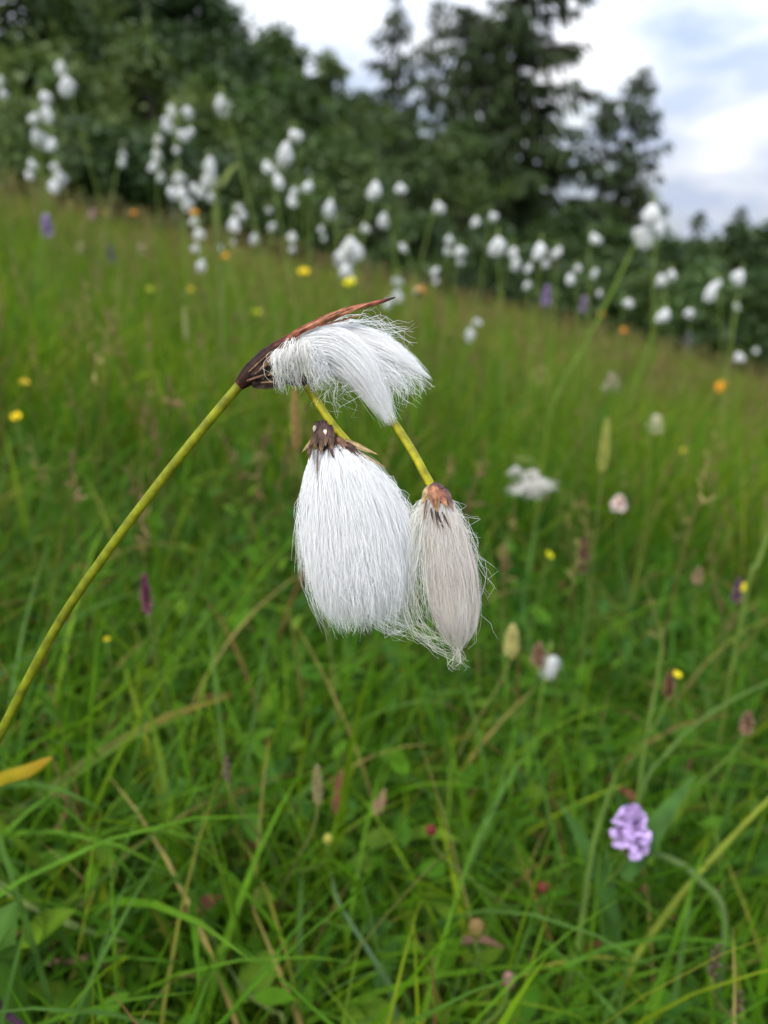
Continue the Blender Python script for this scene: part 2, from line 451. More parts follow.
def build_hero():
    # stem: flower frame inside the picture, then world points down to the soil
    st = [(248, 374, 4), (240, 383, 4), (200, 431, 3), (150, 494, 2), (104, 556, 1), (62, 618, 0), (28, 680, -1), (0, 736, -2), (-30, 796, -3)]
    W = [hw(np.array(p)) for p in st]
    last = W[-1]
    gx, gy = last[0] - .048, last[1] + .006
    gz = float(ground(gx, gy))
    W += [np.array([last[0] - .022, last[1] - .001, last[2] - .065]), np.array([last[0] - .036, last[1], last[2] - .14]),
          np.array([last[0] - .044, last[1] + .003, last[2] - .21]), np.array([gx, gy, gz - .01])]
    root = thing('cottongrass_plant', 'large sharp white cottongrass on a bent yellow-green stem with three drooping heads', 'cottongrass',
                 (gx, gy, gz), 'cottongrass plants in the meadow')
    P = spline(W, 140)
    rr = SC * np.interp(np.linspace(0, 1, 140), [0, .03, .3, 1], [5.4, 5.0, 4.7, 4.6])
    sides = 14
    V, f = tubes(P, rr[None] * (1 + .0), sides, ref=np.array([0, -1, 0.3]))
    a = np.arange(sides) * 2 * np.pi / sides
    # longitudinal ribs in colour as in the real stem: yellow ridges, greener furrows
    k = np.arange(140)
    rib = ((.5 + .5 * np.cos(3 * a + .6)) ** 1.5)[None, :, None] * np.ones((140, 1, 1))
    tone = np.interp(k, [0, 5, 40, 139], [.75, .62, .5, .25])[:, None, None] * (.72 + .28 * rib)
    c = tone * np.array([.30, .27, .004]) + (1 - tone) * np.array([.050, .095, .004])
    c = c * np.interp(k, np.linspace(0, 140, 18), R.uniform(.88, 1.12, 18))[:, None, None] * R.uniform(.93, 1.07, (140, sides, 1))
    b = MB(); b.add(V, f, c.reshape(-1, 3)); b.obj('stem', M_HSTEM, root)

    # dark sheath and reddish bract over the top head
    ctrl = [(238, 385, 4), (250, 374, 3), (264, 363, 0), (284, 346, -4), (305, 332, -10), (330, 320, -14), (356, 311, -12), (378, 304, -6), (395, 298, -2)]
    P = spline([hw(np.array(p)) for p in ctrl], 90); t = np.linspace(0, 1, 90)
    rr = SC * np.interp(t, [0, .06, .14, .28, .42, .55, .75, .9, 1], [5.6, 8.0, 10.5, 11.6, 5.4, 3.0, 2.5, 2.0, .7])
    V, f = tubes(P, rr[None], 16, ref=FWD)
    cs = np.stack([np.interp(t, [0, .08, .3, .38, .46, .7, .88, .93, 1], v) for v in
                   ([.06, .030, .026, .08, .20, .24, .26, .07, .04], [.02, .014, .012, .025, .06, .075, .075, .025, .022], [.012, .010, .010, .018, .035, .045, .05, .03, .03])], -1)
    st_ = 1 + .7 * np.sin(np.arange(16) * 2.4)[None, :, None] * np.ones((90, 1, 1)) * (.5 + .5 * R.random((90, 16, 1)))
    b = MB(); b.add(V, f, (cs[:, None] * st_).reshape(-1, 3))
    scales(b, [((252, 376, -6), (288, 356, -10), 17, (.028, .017, .014), 4), ((258, 368, -7), (302, 340, -16), 14, (.034, .016, .013), 4),
               ((252, 383, -1), (300, 380, -4), 15, (.025, .014, .012), 3), ((262, 381, -3), (278, 361, -11), 3, (.25, .16, .07), 1),
               ((285, 378, 0), (316, 382, 2), 13, (.05, .022, .018), 3), ((294, 340, -16), (352, 313, -20), 4.5, (.20, .065, .035), 2), ((262, 372, -14), (296, 338, -18), 2.2, (.26, .16, .08), .5), ((300, 336, -20), (350, 310, -18), 2, (.36, .16, .10), .5), ((320, 330, -16), (368, 316, -10), 1.8, (.40, .17, .12), .5), ((270, 378, -14), (292, 366, -17), 2, (.22, .13, .06), .5), ((250, 373, -8), (276, 352, -14), 1.6, (.20, .11, .06), .4), ((248, 382, -8), (268, 376, -12), 2.2, (.16, .07, .05), .5), ((256, 376, -11), (278, 362, -16), 1.4, (.18, .10, .05), .4), ((262, 384, -8), (284, 382, -9), 1.6, (.2, .12, .06), .4),
               ((288, 347, 4), (340, 321, 6), 8, (.22, .07, .04), 3), ((312, 332, -18), (374, 305, -14), 4, (.30, .12, .07), 1)])
    b.obj('bract', M_BRACT, root)

    # stalks of the two hanging heads
    for ctrl, r0 in (([(290, 364, 8), (303, 379, 8), (318, 403, 6), (332, 424, 4), (349, 444, 3)], 4.1),
                     ([(300, 356, 16), (340, 372, 22), (370, 392, 20), (389, 414, 15), (411, 448, 8), (426, 476, 3), (434, 490, 2)], 4.3)):
        P = spline([hw(np.array(p)) for p in ctrl], 50)
        V, f = tubes(P, SC * np.linspace(r0 * .95, r0 * 1.05, 50)[None], 12, ref=FWD)
        a = np.arange(12) * 2 * np.pi / 12
        k = (.5 + .35 * np.cos(3 * a))[None, :, None] * np.ones((50, 1, 1)) + np.linspace(0, .25, 50)[:, None, None]
        c = k * np.array([.38, .32, .015]) + (1 - k) * np.array([.12, .17, .015])
        b = MB(); b.add(V, f, c.reshape(-1, 3)); b.obj('stalk', M_HSTEM, root)

    WHITE = (.982, .98, .972)
    # ---- head 1
    s1 = MB()
    scales(s1, [((276, 360, 2), (300, 352, -2), 14, (.06, .025, .02), 3), ((282, 350, 0), (306, 342, -4), 10, (.16, .09, .06), 3),
                ((280, 366, 2), (304, 374, 0), 12, (.05, .022, .018), 3)])
    V, f = tubes(spline([hw(np.array(p)) for p in [(270, 364, 6), (290, 352, 6), (308, 345, 6)]], 12), SC * np.linspace(9, 6, 12)[None], 10); s1.add(V, f, (.06, .03, .022))
    h1 = s1.obj('flower_head', M_BRACT, root); h1['label'] = 'topmost cotton head blown sideways under the red bract'
    b = MB()
    A1 = [(286, 352, 0), (308, 346, -2), (338, 350, -4), (366, 375, -3), (388, 414, 0)]
    core(b, A1, [0, .12, .4, .7, .9, 1], [7, 14, 20, 18, 11, 5], .86, .93, .8, WHITE)
    core(b, [(288, 350, 6), (318, 337, 6), (356, 337, 6), (392, 352, 4), (425, 374, 2)], [0, .12, .4, .7, .9, 1], [6, 9, 12, 11, 6, 2], .85, .95, .8, WHITE)
    hairs(b, tuft([(286, 352, 0), (308, 346, -2), (338, 350, -4), (366, 376, -3), (388, 416, 0)], [0, .12, .4, .7, .9, 1, 1.15], [7, 14, 20, 18, 11, 6, 5], 3600, wav=1.2, clumps=160, cl=.2, lens=(.5, 1.04), root_t=(0, .3), rho_pow=.25, freq=(.3, 1.0), cross=.12), .31, WHITE)
    hairs(b, tuft([(288, 350, 6), (318, 337, 6), (356, 337, 6), (392, 352, 4), (425, 374, 2)], [0, .12, .4, .7, .9, 1, 1.15], [6, 9, 12, 11, 6, 1.4, .6], 2300, wav=1.1, clumps=80, cl=.3, lens=(.5, 1.02), root_t=(0, .3), rho_pow=.25, freq=(.3, 1.0), cross=.12), .31, WHITE)
    hairs(b, tuft([(290, 350, 4), (325, 345, 5), (362, 352, 6), (390, 366, 5), (404, 386, 4)], [0, .3, .7, 1, 1.1], [8, 15, 17, 12, 10], 420, wav=2.6, clumps=60, cl=.5, lens=(.6, 1.05)), .3, WHITE)
    # short frizzy fringe hanging in front of the sheath
    for ax_, r_, n_ in (([(284, 351, -10), (281, 362, -18), (282, 374, -17), (284, 392, -12)], [5, 8, 8, 3], 170), ([(296, 343, -14), (294, 357, -21), (295, 371, -18), (299, 388, -12)], [7, 10, 9, 4], 230), ([(303, 341, -12), (307, 356, -17), (311, 370, -15), (318, 390, -10)], [6, 9, 9, 6], 170)):
        hairs(b, tuft(ax_, [0, .3, .7, 1], r_, n_, wav=2.0, clumps=9, cl=.85, lens=(.4, 1.08), curl=2.5, freq=(.6, 1.6), root_t=(0, .22)), .38, (.95, .94, .91))
    hairs(b, tuft([(306, 350, -10), (318, 366, -12), (326, 386, -8)], [0, .4, 1], [10, 12, 10], 260, wav=2.5, clumps=20, cl=.7, lens=(.5, 1.1), curl=3), .5, WHITE)
    # wisps upwards and beyond the lobes
    hairs(b, tuft([(320, 335, 2), (350, 326, 4), (382, 331, 6), (408, 341, 6)], [0, .3, .7, 1], [8, 9, 12, 18], 80, wav=4, clumps=60, cl=.3, lens=(.5, 1.1), curl=6), .36, WHITE)
    hairs(b, tuft([(350, 345, 2), (380, 362, 2), (402, 380, 2), (412, 398, 2)], [0, .5, 1], [12, 16, 20], 160, wav=3, clumps=50, cl=.5, lens=(.6, 1.1), curl=4), .42, WHITE)
    hairs(b, tuft([(320, 360, 0), (335, 385, 0), (345, 412, 0)], [0, .5, 1], [14, 18, 30], 46, wav=4, clumps=40, cl=.2, lens=(.5, 1.1), curl=6), .38, WHITE)
    b.obj('cotton', M_COTTON, h1)

    # ---- head 2
    s2 = MB()
    V, f = tubes(spline([hw(np.array(p)) for p in [(323, 421, 3), (323, 432, 1), (328, 448, 0), (336, 466, 0)]], 14), SC * np.array([np.interp(np.linspace(0, 1, 14), [0, .3, .7, 1], [4, 8, 11, 10])]), 12)
    s2.add(V, f, (.05, .026, .026))
    dk, br, stw = (.045, .024, .024), (.12, .06, .04), (.36, .25, .12)
    scales(s2, [((318, 422, -6), (316, 452, -15), 8, dk, 3), ((325, 422, -8), (322, 456, -17), 10, (.06, .033, .03), 3), ((330, 426, -8), (333, 455, -17), 9, dk, 3), ((327, 428, -10), (327, 448, -18), 7, (.09, .05, .045), 2),
                ((322, 430, -2), (302, 453, -4), 6, stw, 1.5), ((318, 432, -4), (308, 456, -12), 6, br, 2), ((312, 446, -14), (311, 462, -19), 4, dk, .8), ((319, 448, -15), (319, 484, -24), 2.2, (.10, .07, .06), .5),
                ((330, 446, -16), (338, 466, -21), 3.4, dk, .8), ((336, 438, -6), (352, 456, -10), 10, br, 3), ((345, 441, -6), (378, 455, -4), 6, stw, 2), ((346, 448, -12), (366, 466, -15), 5, dk, 1.2),
                ((346, 444, -8), (362, 458, -11), 8, dk, 2), ((352, 450, -8), (386, 468, -6), 4, (.30, .20, .09), 1), ((335, 436, 3), (352, 462, 8), 12, br, 3), ((340, 450, -15), (352, 476, -22), 1.8, (.10, .07, .06), .5),
                ((356, 456, -12), (374, 472, -14), 2.4, dk, .8), ((342, 446, -4), (366, 456, 2), 9, (.08, .04, .03), 2), ((316, 427, -12), (315, 434, -15), 3.4, (.5, .42, .34), 1), ((326, 431, -15), (327, 437, -17), 3.4, (.5, .42, .34), 1)])
    h2 = s2.obj('flower_head', M_BRACT, root); h2['label'] = 'fullest white cotton head hanging in the middle'
    b = MB()
    ax2 = [(333, 447, 0), (342, 478, -2), (352, 520, -4), (358, 560, -4), (362, 590, -2), (366, 616, 0)]
    r2t = [0, .08, .2, .35, .5, .7, .85, 1.0, 1.12]
    core(b, ax2, r2t, [13, 23, 34, 41, 44, 43, 39, 33, 26], .86, .80, .8, WHITE)
    hairs(b, tuft(ax2, r2t, [13, 24, 35, 42, 45, 45, 41, 34, 27], 5200, S=18, wav=1.3, clumps=320, cl=.12, lens=(.35, 1.0), depth=.8, root_t=(.0, .35), rho_pow=.16, freq=(.3, .9), cross=.10), .30, WHITE)
    hairs(b, tuft(ax2, r2t, [12, 21, 33, 41, 45, 44, 40, 33, 27], 3800, S=18, wav=1.4, clumps=200, cl=.35, lens=(.72, 1.06), depth=.8, root_t=(.3, .7), rho_pow=.45, freq=(.3, 1.0), cross=.10), .32, WHITE)
    hairs(b, tuft(ax2, r2t, [14, 25, 37, 44, 48, 49, 46, 41, 37], 900, S=18, wav=3.0, clumps=200, cl=.15, lens=(.4, 1.08), depth=.85, root_t=(0, .4), rho_pow=.15, freq=(.3, 1.2), cross=.22), .27, WHITE)
    hairs(b, tuft([(360, 470, -4), (388, 505, -6), (404, 545, -4), (400, 600, 0)], [0, .4, 1], [8, 10, 12], 420, S=16, wav=2.2, clumps=90, cl=.2, lens=(.4, 1.1), freq=(.3, 1.2), cross=.25), .27, WHITE)
    hairs(b, tuft([(310, 470, -4), (304, 520, -4), (305, 570, -2)], [0, .4, 1], [5, 6, 9], 160, S=16, wav=2.0, clumps=60, cl=.2, lens=(.4, 1.1), freq=(.3, 1.2), cross=.2), .27, WHITE)
    hairs(b, tuft([(308, 530, -8), (315, 570, -8), (325, 608, -4)], [0, .5, 1], [9, 8, 2], 360, S=16, wav=.8, clumps=12, cl=.8, lens=(.7, 1.05), freq=(.3, .8)), .32, WHITE)
    hairs(b, tuft([(318, 450, -4), (311, 500, -6), (314, 550, -6), (331, 607, -4)], [0, .3, .8, 1], [7, 9, 8, 2], 800, wav=1.6, clumps=16, cl=.75, lens=(.55, 1.0)), .48, WHITE)
    hairs(b, tuft([(355, 460, 0), (385, 490, 0), (404, 535, 0), (404, 585, 0)], [0, .3, .8, 1], [7, 9, 12, 14], 500, wav=2.8, clumps=60, cl=.4, lens=(.5, 1.05), curl=4), .38, WHITE)
    hairs(b, tuft([(345, 560, -10), (368, 600, -8), (392, 622, -4), (415, 632, 0)], [0, .5, 1], [18, 16, 8], 70, wav=3, clumps=30, cl=.5, lens=(.6, 1.05), curl=4), .38, WHITE)
    hairs(b, tuft([(350, 540, -14), (360, 580, -14), (364, 620, -10)], [0, .5, 1], [40, 42, 40], 500, wav=4, clumps=90, cl=.5, lens=(.4, 1.1), curl=4), .36, WHITE)
    b.obj('cotton', M_COTTON, h2)

    # ---- head 3
    s3 = MB()
    V, f = tubes(spline([hw(np.array(p)) for p in [(431, 484, 2), (436, 492, 2), (440, 504, 2), (444, 522, 2)]], 14), SC * np.array([np.interp(np.linspace(0, 1, 14), [0, .3, .6, 1], [4.5, 10, 12, 9])]), 12)
    s3.add(V, f, (.10, .055, .055))
    scales(s3, [((430, 486, -6), (421, 504, -8), 9, (.42, .29, .15), 2), ((432, 486, -8), (436, 512, -16), 13, (.24, .11, .06), 4), ((442, 488, -6), (452, 512, -12), 10, (.10, .055, .055), 3),
                ((438, 490, -10), (446, 508, -18), 8, (.26, .10, .06), 2), ((436, 512, -16), (444, 534, -22), 2.2, (.03, .02, .02), .6), ((430, 508, -14), (432, 524, -22), 2.0, (.03, .02, .02), .6),
                ((441, 512, -16), (448, 528, -22), 2.2, (.03, .02, .02), .6), ((434, 510, -15), (437, 530, -22), 1.8, (.03, .02, .02), .6), ((426, 500, -10), (422, 522, -16), 2, (.12, .06, .04), .6), ((444, 494, -2), (458, 516, 0), 8, (.12, .06, .05), 2)])
    h3 = s3.obj('flower_head', M_BRACT, root); h3['label'] = 'greyish beige cotton head hanging lowest with a pointed tip and matted loose hairs'
    b = MB()
    GREY = (.83, .785, .73)
    ax3 = [(436, 494, 0), (442, 525, -2), (450, 570, -4), (456, 615, -2), (458, 648, 0)]
    core(b, ax3, [0, .1, .3, .5, .7, .85, .95, 1], [8, 14, 20, 23, 22, 17, 11, 6], .9, .97, .8, GREY)
    hairs(b, tuft(ax3, [0, .1, .3, .5, .7, .85, .95, 1, 1.1], [8, 15, 21, 24, 22.5, 17, 11, 5, 1], 3400, S=18, wav=.9, clumps=200, cl=.15, lens=(.4, 1.0), root_t=(0, .5), rho_pow=.25, freq=(.3, 1.0), cross=.12), .3, GREY)
    hairs(b, tuft(ax3, [0, .1, .3, .5, .7, .85, .95, 1.1], [9, 16, 23, 26, 25, 18, 11, 6], 190, S=18, wav=4.2, clumps=90, cl=.3, lens=(.3, 1.0), rho_pow=.2, curl=5), .32, (.95, .93, .9))
    hairs(b, tuft([(430, 498, -2), (416, 535, -4), (410, 580, -4), (418, 628, -2)], [0, .3, .7, 1, 1.2], [7, 15, 22, 20, 18], 270, S=18, wav=3.6, clumps=90, cl=.3, lens=(.3, 1.02), curl=7), .30, (.93, .92, .87))
    hairs(b, tuft([(405, 560, -8), (412, 615, -6), (432, 640, -2), (460, 660, 0)], [0, .5, 1], [10, 9, 3], 34, S=18, wav=3, clumps=16, cl=.6, lens=(.7, 1.05), curl=4), .42, (.8, .8, .72))
    hairs(b, tuft([(458, 638, 0), (459, 650, 0), (457, 668, 0)], [0, .5, 1], [3, 2, 4], 26, wav=2, clumps=8, cl=.5, lens=(.5, 1.1), curl=4), .42, (.8, .77, .7))
    hairs(b, tuft([(440, 500, -4), (462, 530, -4), (476, 570, -2), (484, 600, 0)], [0, .5, 1], [5, 6, 9], 22, wav=3, clumps=20, cl=.3, lens=(.4, 1.05), curl=5), .36, (.85, .83, .78))
    b.obj('cotton', M_COTTON, h3)
build_hero()

# ------------------------------------------------------------------ meadow cottongrass
def small_tuft_mesh(seed, sparse=False):
    """ragged cotton head hanging along -z from the origin, 1 unit long"""
    global R
    keep = R; R = np.random.default_rng(seed)
    b = MB(); n, S = (900, 7) if not sparse else (260, 9)
    s = np.linspace(0, 1, S)
    phi = R.uniform(0, 6.28, n); rho = R.random(n) ** .45; ln = R.uniform(.6, 1.0, n)
    t = s[None] * ln[:, None]
    rr = np.interp(t, [0, .15, .45, .8, 1], [.07, .2, .32, .27, .17])
    bend = R.normal(0, .12, 2)
    wob = R.normal(0, .035, (n, 1, 2)) * s[None, :, None] ** 2 * 2
    lob = R.integers(0, 3, n); la = R.normal(0, .16, (3, 2)); ll = R.uniform(.65, 1.05, 3)
    t = t * ll[lob][:, None]; lo = la[lob][:, None, :] * (s[None, :, None] ** 1.2)
    wob = R.normal(0, .07 if not sparse else .13, (n, 1, 2)) * s[None, :, None] ** 2 * 2 + lo
    P = np.stack([rr * rho[:, None] * np.cos(phi)[:, None] + bend[0] * t ** 2 + wob[..., 0], rr * rho[:, None] * np.sin(phi)[:, None] + bend[1] * t ** 2 + wob[..., 1], -t], -1)
    V, f = tubes(P, np.broadcast_to((.012 if not sparse else .010) * np.interp(s, [0, .7, 1], [1, 1, .4]), (n, S)), 3, cap=False)
    b.add(V, f, rep_cols(np.array([.975, .975, .965] if not sparse else [.80, .78, .72]) * R.uniform(.97, 1.01, (n, 1)), S, 3))
    V, f = ellipsoid((0, 0, -.04), (.10, .10, .14), 10, 7, .05); b.add(V, f, (.05, .028, .022))
    R = keep
    return b.obj('cotton_head', M_COTTON, mesh_only=True)
TUFTS = [small_tuft_mesh(100 + i) for i in range(8)]; SPARSE = [small_tuft_mesh(200 + i, True) for i in range(3)]

def stem_tube(b, pts, r0, r1, col, sides=6, n=24):
    P = spline(pts, n); V, f = tubes(P, np.linspace(r0, r1, n)[None], sides, ref=np.array([0.3, 1, 0.1])); b.add(V, f, col)

def cotton_plant(heads, label, dk=18.0, grey=False):
    mw = np.mean([h[2] for h in heads]); d0 = dk / mw
    pts = [unp(h[0], h[1] - h[2] * .5, d0 * (1 + R.uniform(-.03, .03))) for h in heads]
    top = max(pts, key=lambda p: p[2]); c = np.mean(pts, 0)
    rx, ry = c[0] + R.normal(0, .05), c[1] + R.normal(0, .05)
    g = float(ground(rx, ry))
    if not .15 < top[2] - g < .85: print('cotton height', label[:30], round(top[2] - g, 2), round(d0, 2))
    root = thing('cottongrass_plant', label, 'cottongrass', (rx, ry, g), 'cottongrass plants in the meadow')
    b = MB(); node = top + np.array([R.normal(0, .004), 0, .008])
    stem_tube(b, [(rx, ry, g - .01), (rx + .3 * (node[0] - rx), ry + .2 * (node[1] - ry), g + .45 * (node[2] - g)), (rx + .8 * (node[0] - rx), ry + .8 * (node[1] - ry), g + .85 * (node[2] - g)), node], .0014, .0010, (.13, .19, .025))
    for p in pts:
        mid = .5 * (node + p) + np.array([(p[0] - node[0]) * .2, 0, .008])
        stem_tube(b, [node, mid, p + np.array([0, 0, .002]), p - np.array([0, 0, .004])], .0007, .0006, (.16, .20, .03), 5, 10)
    b.obj('stem', M_STEM, root)
    for h, p in zip(heads, pts):
        o = link('flower_head', (SPARSE[R.integers(0, 3)] if grey else TUFTS[R.integers(0, 8)]));
        wd = max(h[2] - 3.2, 4.5) * d0 / F; L = wd * (h[3] * 1.1 if len(h) > 3 else R.uniform(1.35, 2.1))
        o.parent = root
        o.location = Vector([float(v) for v in (p - np.array([rx, ry, g]))])
        o.scale = (wd * 1.12, wd * 1.12, L * .9)
        o.rotation_euler = (R.normal(0, .25), R.normal(0, .3), R.uniform(0, 6.28))

CG = [
 ([(1, 80, 9), (1, 93, 9)], 'pale cottongrass stem with two tufts cut by the photo edge beside the oak-green thicket'),
 ([(61, 66, 12), (65, 83, 15)], 'tallest thin cottongrass stem with two tufts one under the other before dark woods'),
 ([(43, 98, 13), (46, 112, 13), (36, 119, 12)], 'cottongrass with three tufts stacked right above another white cluster before the woods'),
 ([(33, 135, 13), (44, 140, 13), (53, 143, 11)], 'cottongrass with three tufts side by side under a similar stacked cluster'),
 ([(30, 164, 9), (26, 176, 10)], 'small two-tuft cottongrass low beside the three-tuft one near the photo edge'),
 ([(55, 167, 10), (60, 177, 13), (52, 186, 12)], 'white cottongrass with three tufts just above the lilac orchid at the meadow crest'),
 ([(122, 154, 8), (120, 163, 9)], 'slender cottongrass with one narrow double tuft alone before the darkest gap in woods'),
 ([(170, 110, 12), (187, 112, 12), (164, 121, 9), (170, 128, 12), (181, 135, 12), (191, 132, 9), (175, 151, 9)], 'big cottongrass clump with seven tufts spread wide high before the woods'),
 ([(157, 140, 11), (155, 154, 12), (154, 165, 10), (161, 176, 10)], 'cottongrass with four tufts in a vertical column beside the seven-tuft clump'),
 ([(179, 178, 13), (170, 193, 12), (182, 193, 13), (185, 203, 13), (194, 188, 11)], 'bushy cottongrass with five tufts just above the orange flower at the crest'),
 ([(210, 163, 14), (209, 178, 17), (212, 197, 10), (201, 191, 9)], 'cottongrass with a tall thick column of four tufts above the orange flowers'),
 ([(195, 222, 11), (197, 235, 13), (197, 250, 9), (203, 265, 11)], 'cottongrass with four tufts trailing down into the grass under the orange flower'),
 ([(217, 247, 10)], 'single short cottongrass tuft in the grass between two trailing clusters'),
 ([(235, 211, 10), (234, 223, 13), (244, 216, 10), (233, 243, 8)], 'cottongrass with four uneven tufts beside a bare bent grass stalk'),
 ([(255, 238, 10)], 'faint single cottongrass tuft low at the crest beside a four-tuft plant'),
 ([(220, 102, 16)], 'large lone cottongrass tuft floating high before the middle of the leafy woods'),
 ([(291, 137, 14), (287, 150, 17)], 'cottongrass with two plump tufts touching, high before the rounded trees'),
 ([(266, 167, 13), (276, 180, 12)], 'cottongrass with two tufts set diagonally before the rounded trees'),
 ([(295, 192, 10), (290, 201, 10)], 'cottongrass with two dull small tufts below the diagonal pair'),
 ([(310, 187, 12)], 'single tilted oval cottongrass tuft next to the two dull small tufts'),
 ([(267, 212, 9)], 'tiny dim cottongrass tuft before shaded bushes at the crest'),
 ([(275, 228, 10)], 'greyish green-tinged cottongrass tuft low among grass at the crest'),
 ([(292, 237, 10), (293, 251, 8)], 'cottongrass with two pale tufts in line above the yellow flowers'),
 ([(331, 206, 14, 1.8)], 'long single cottongrass tuft hanging straight before the shaded bushes'),
 ([(322, 230, 8), (325, 239, 8)], 'cottongrass with two tiny tufts above the large double cluster'),
 ([(376, 187, 13)], 'bell-shaped single cottongrass tuft below the left-hand slim spruce'),
 ([(384, 218, 12)], 'single cottongrass tuft hanging below the bell-shaped one'),
 ([(364, 229, 10)], 'dim single cottongrass tuft beside the big double cluster'),
 ([(350, 246, 19), (335, 262, 19), (345, 270, 13)], 'big close cottongrass cluster with three thick tufts just above the red bract'),
 ([(352, 280, 9)], 'small cottongrass tuft nestling beside the yellow flower by the red bract'),
 ([(400, 189, 11)], 'single upright cottongrass tuft beside the bell-shaped one before dark spruces'),
 ([(437, 208, 13)], 'single white cottongrass tuft alone before the darkest spruce foliage'),
 ([(476, 222, 10), (491, 218, 10)], 'cottongrass with two separate tufts level with each other before the spruce trunk'),
 ([(404, 250, 12, .9)], 'wide flattened cottongrass tuft blown sideways at the meadow crest'),
 ([(449, 240, 10), (447, 251, 9)], 'cottongrass with narrow double tuft before the shade under the spruces'),
 ([(459, 252, 12), (459, 263, 10)], 'cottongrass with long double tuft right next to another narrow double tuft'),
 ([(439, 272, 9), (438, 283, 8)], 'cottongrass with thin double tuft dangling over the bright grass edge'),
 ([(498, 245, 17)], 'round fluffy cottongrass head on a thick green stem under the tall spruce'),
 ([(514, 252, 10), (516, 262, 11)], 'cottongrass with double tuft just beside the round fluffy head'),
 ([(396, 284, 13), (398, 295, 12), (390, 303, 10)], 'cottongrass with three tufts directly behind the pointed tip of the red bract'),
 ([(414, 294, 10)], 'small bright cottongrass tuft touching the golden yellow flower'),
 ([(540, 249, 14)], 'broad loose cottongrass tuft before the shade right of the spruce trunk'),
 ([(560, 252, 11)], 'single cottongrass tuft beside the broad loose tuft in the spruce shade'),
 ([(546, 264, 9)], 'small cottongrass tuft right above the lilac orchids under the spruce'),
 ([(570, 279, 11), (578, 269, 9)], 'cottongrass with two tufts slanting up before the dark shrubs'),
 ([(531, 268, 9), (529, 285, 9)], 'cottongrass with two spaced tufts low by the lilac orchids'),
 ([(476, 323, 10), (469, 333, 11)], 'cottongrass with two tufts inside the open green slope right of the hero plant'),
 ([(652, 213, 19), (649, 236, 21), (661, 232, 17)], 'large close cottongrass with three heavy tufts at the end of the curved tall blade'),
 ([(593, 239, 12)], 'triangular single cottongrass tuft before the bushy small spruces'),
 ([(595, 273, 9)], 'tiny single cottongrass tuft straight below the triangular one'),
 ([(661, 280, 12), (672, 275, 11)], 'cottongrass with two loose tufts below the heavy three-tuft plant'),
 ([(713, 289, 13), (720, 284, 10)], 'cottongrass with wide pair of tufts before the green shrub'),
 ([(742, 277, 14)], 'bright slanting cottongrass tuft before the shrubs near the photo edge'),
 ([(627, 305, 11)], 'soft faint cottongrass tuft low before the shrubs beyond the tall blade'),
 ([(667, 315, 13)], 'plump cottongrass tuft above the sloping meadow edge by the shrubs'),
 ([(690, 314, 10)], 'small pale cottongrass tuft next to the plump one by the shrubs'),
 ([(737, 307, 9)], 'narrow cottongrass tuft under the bright slanting one by the shrubs'),
 ([(738, 357, 10)], 'low cottongrass tuft at the very foot of the shrubs'),
 ([(757, 352, 8)], 'smallest cottongrass tuft at the foot of the shrubs by the photo edge'),
 ([(600, 294, 8)], 'tiny grey cottongrass tuft above the orchids at the foot of the bushy spruces'),
]
for heads, lab in CG: cotton_plant(heads, lab)
cotton_plant([(535, 482, 26, 1.2), (531, 494, 27, 1.1), (540, 488, 22, 1.2), (515, 473, 14, 1.2)], 'greyish ragged cottongrass heads sunk in the open grass beside the beige hero tuft', dk=19, grey=True)
cotton_plant([(551, 665, 21, 1.7)], 'short white cottongrass head with brown side standing low in deep grass', dk=13)

# ------------------------------------------------------------------ wild flowers
def perp(n=1): return norm(R.normal(size=(n, 3)))

def base_stem(name, label, cat, group, px, py, hgt, d=None, r=.0009, col=(.10, .16, .025), lean=.03):
    if d is None: d = hit(px, py, hgt)
    if d is None: d = 3.0; print('no hit', label)
    p = unp(px, py, d)
    rx, ry = p[0] + R.normal(0, lean), p[1] + abs(R.normal(0, lean))
    g = float(ground(rx, ry))
    if not .04 < p[2] - g < .7: print('flower height', label[:40], round(p[2] - g, 2), round(d, 2))
    root = thing(name, label, cat, (rx, ry, g), group)
    b = MB()
    q = np.array([rx, ry, g - .01])
    stem_tube(b, [q, q + (p - q) * np.array([.2, .2, .5]), p - np.array([0, 0, .02]) + (q - p) * np.array([.12, .12, 0]), p], r, r * .8, col)
    b.obj('stem', M_STEM, root)
    return root, p, d

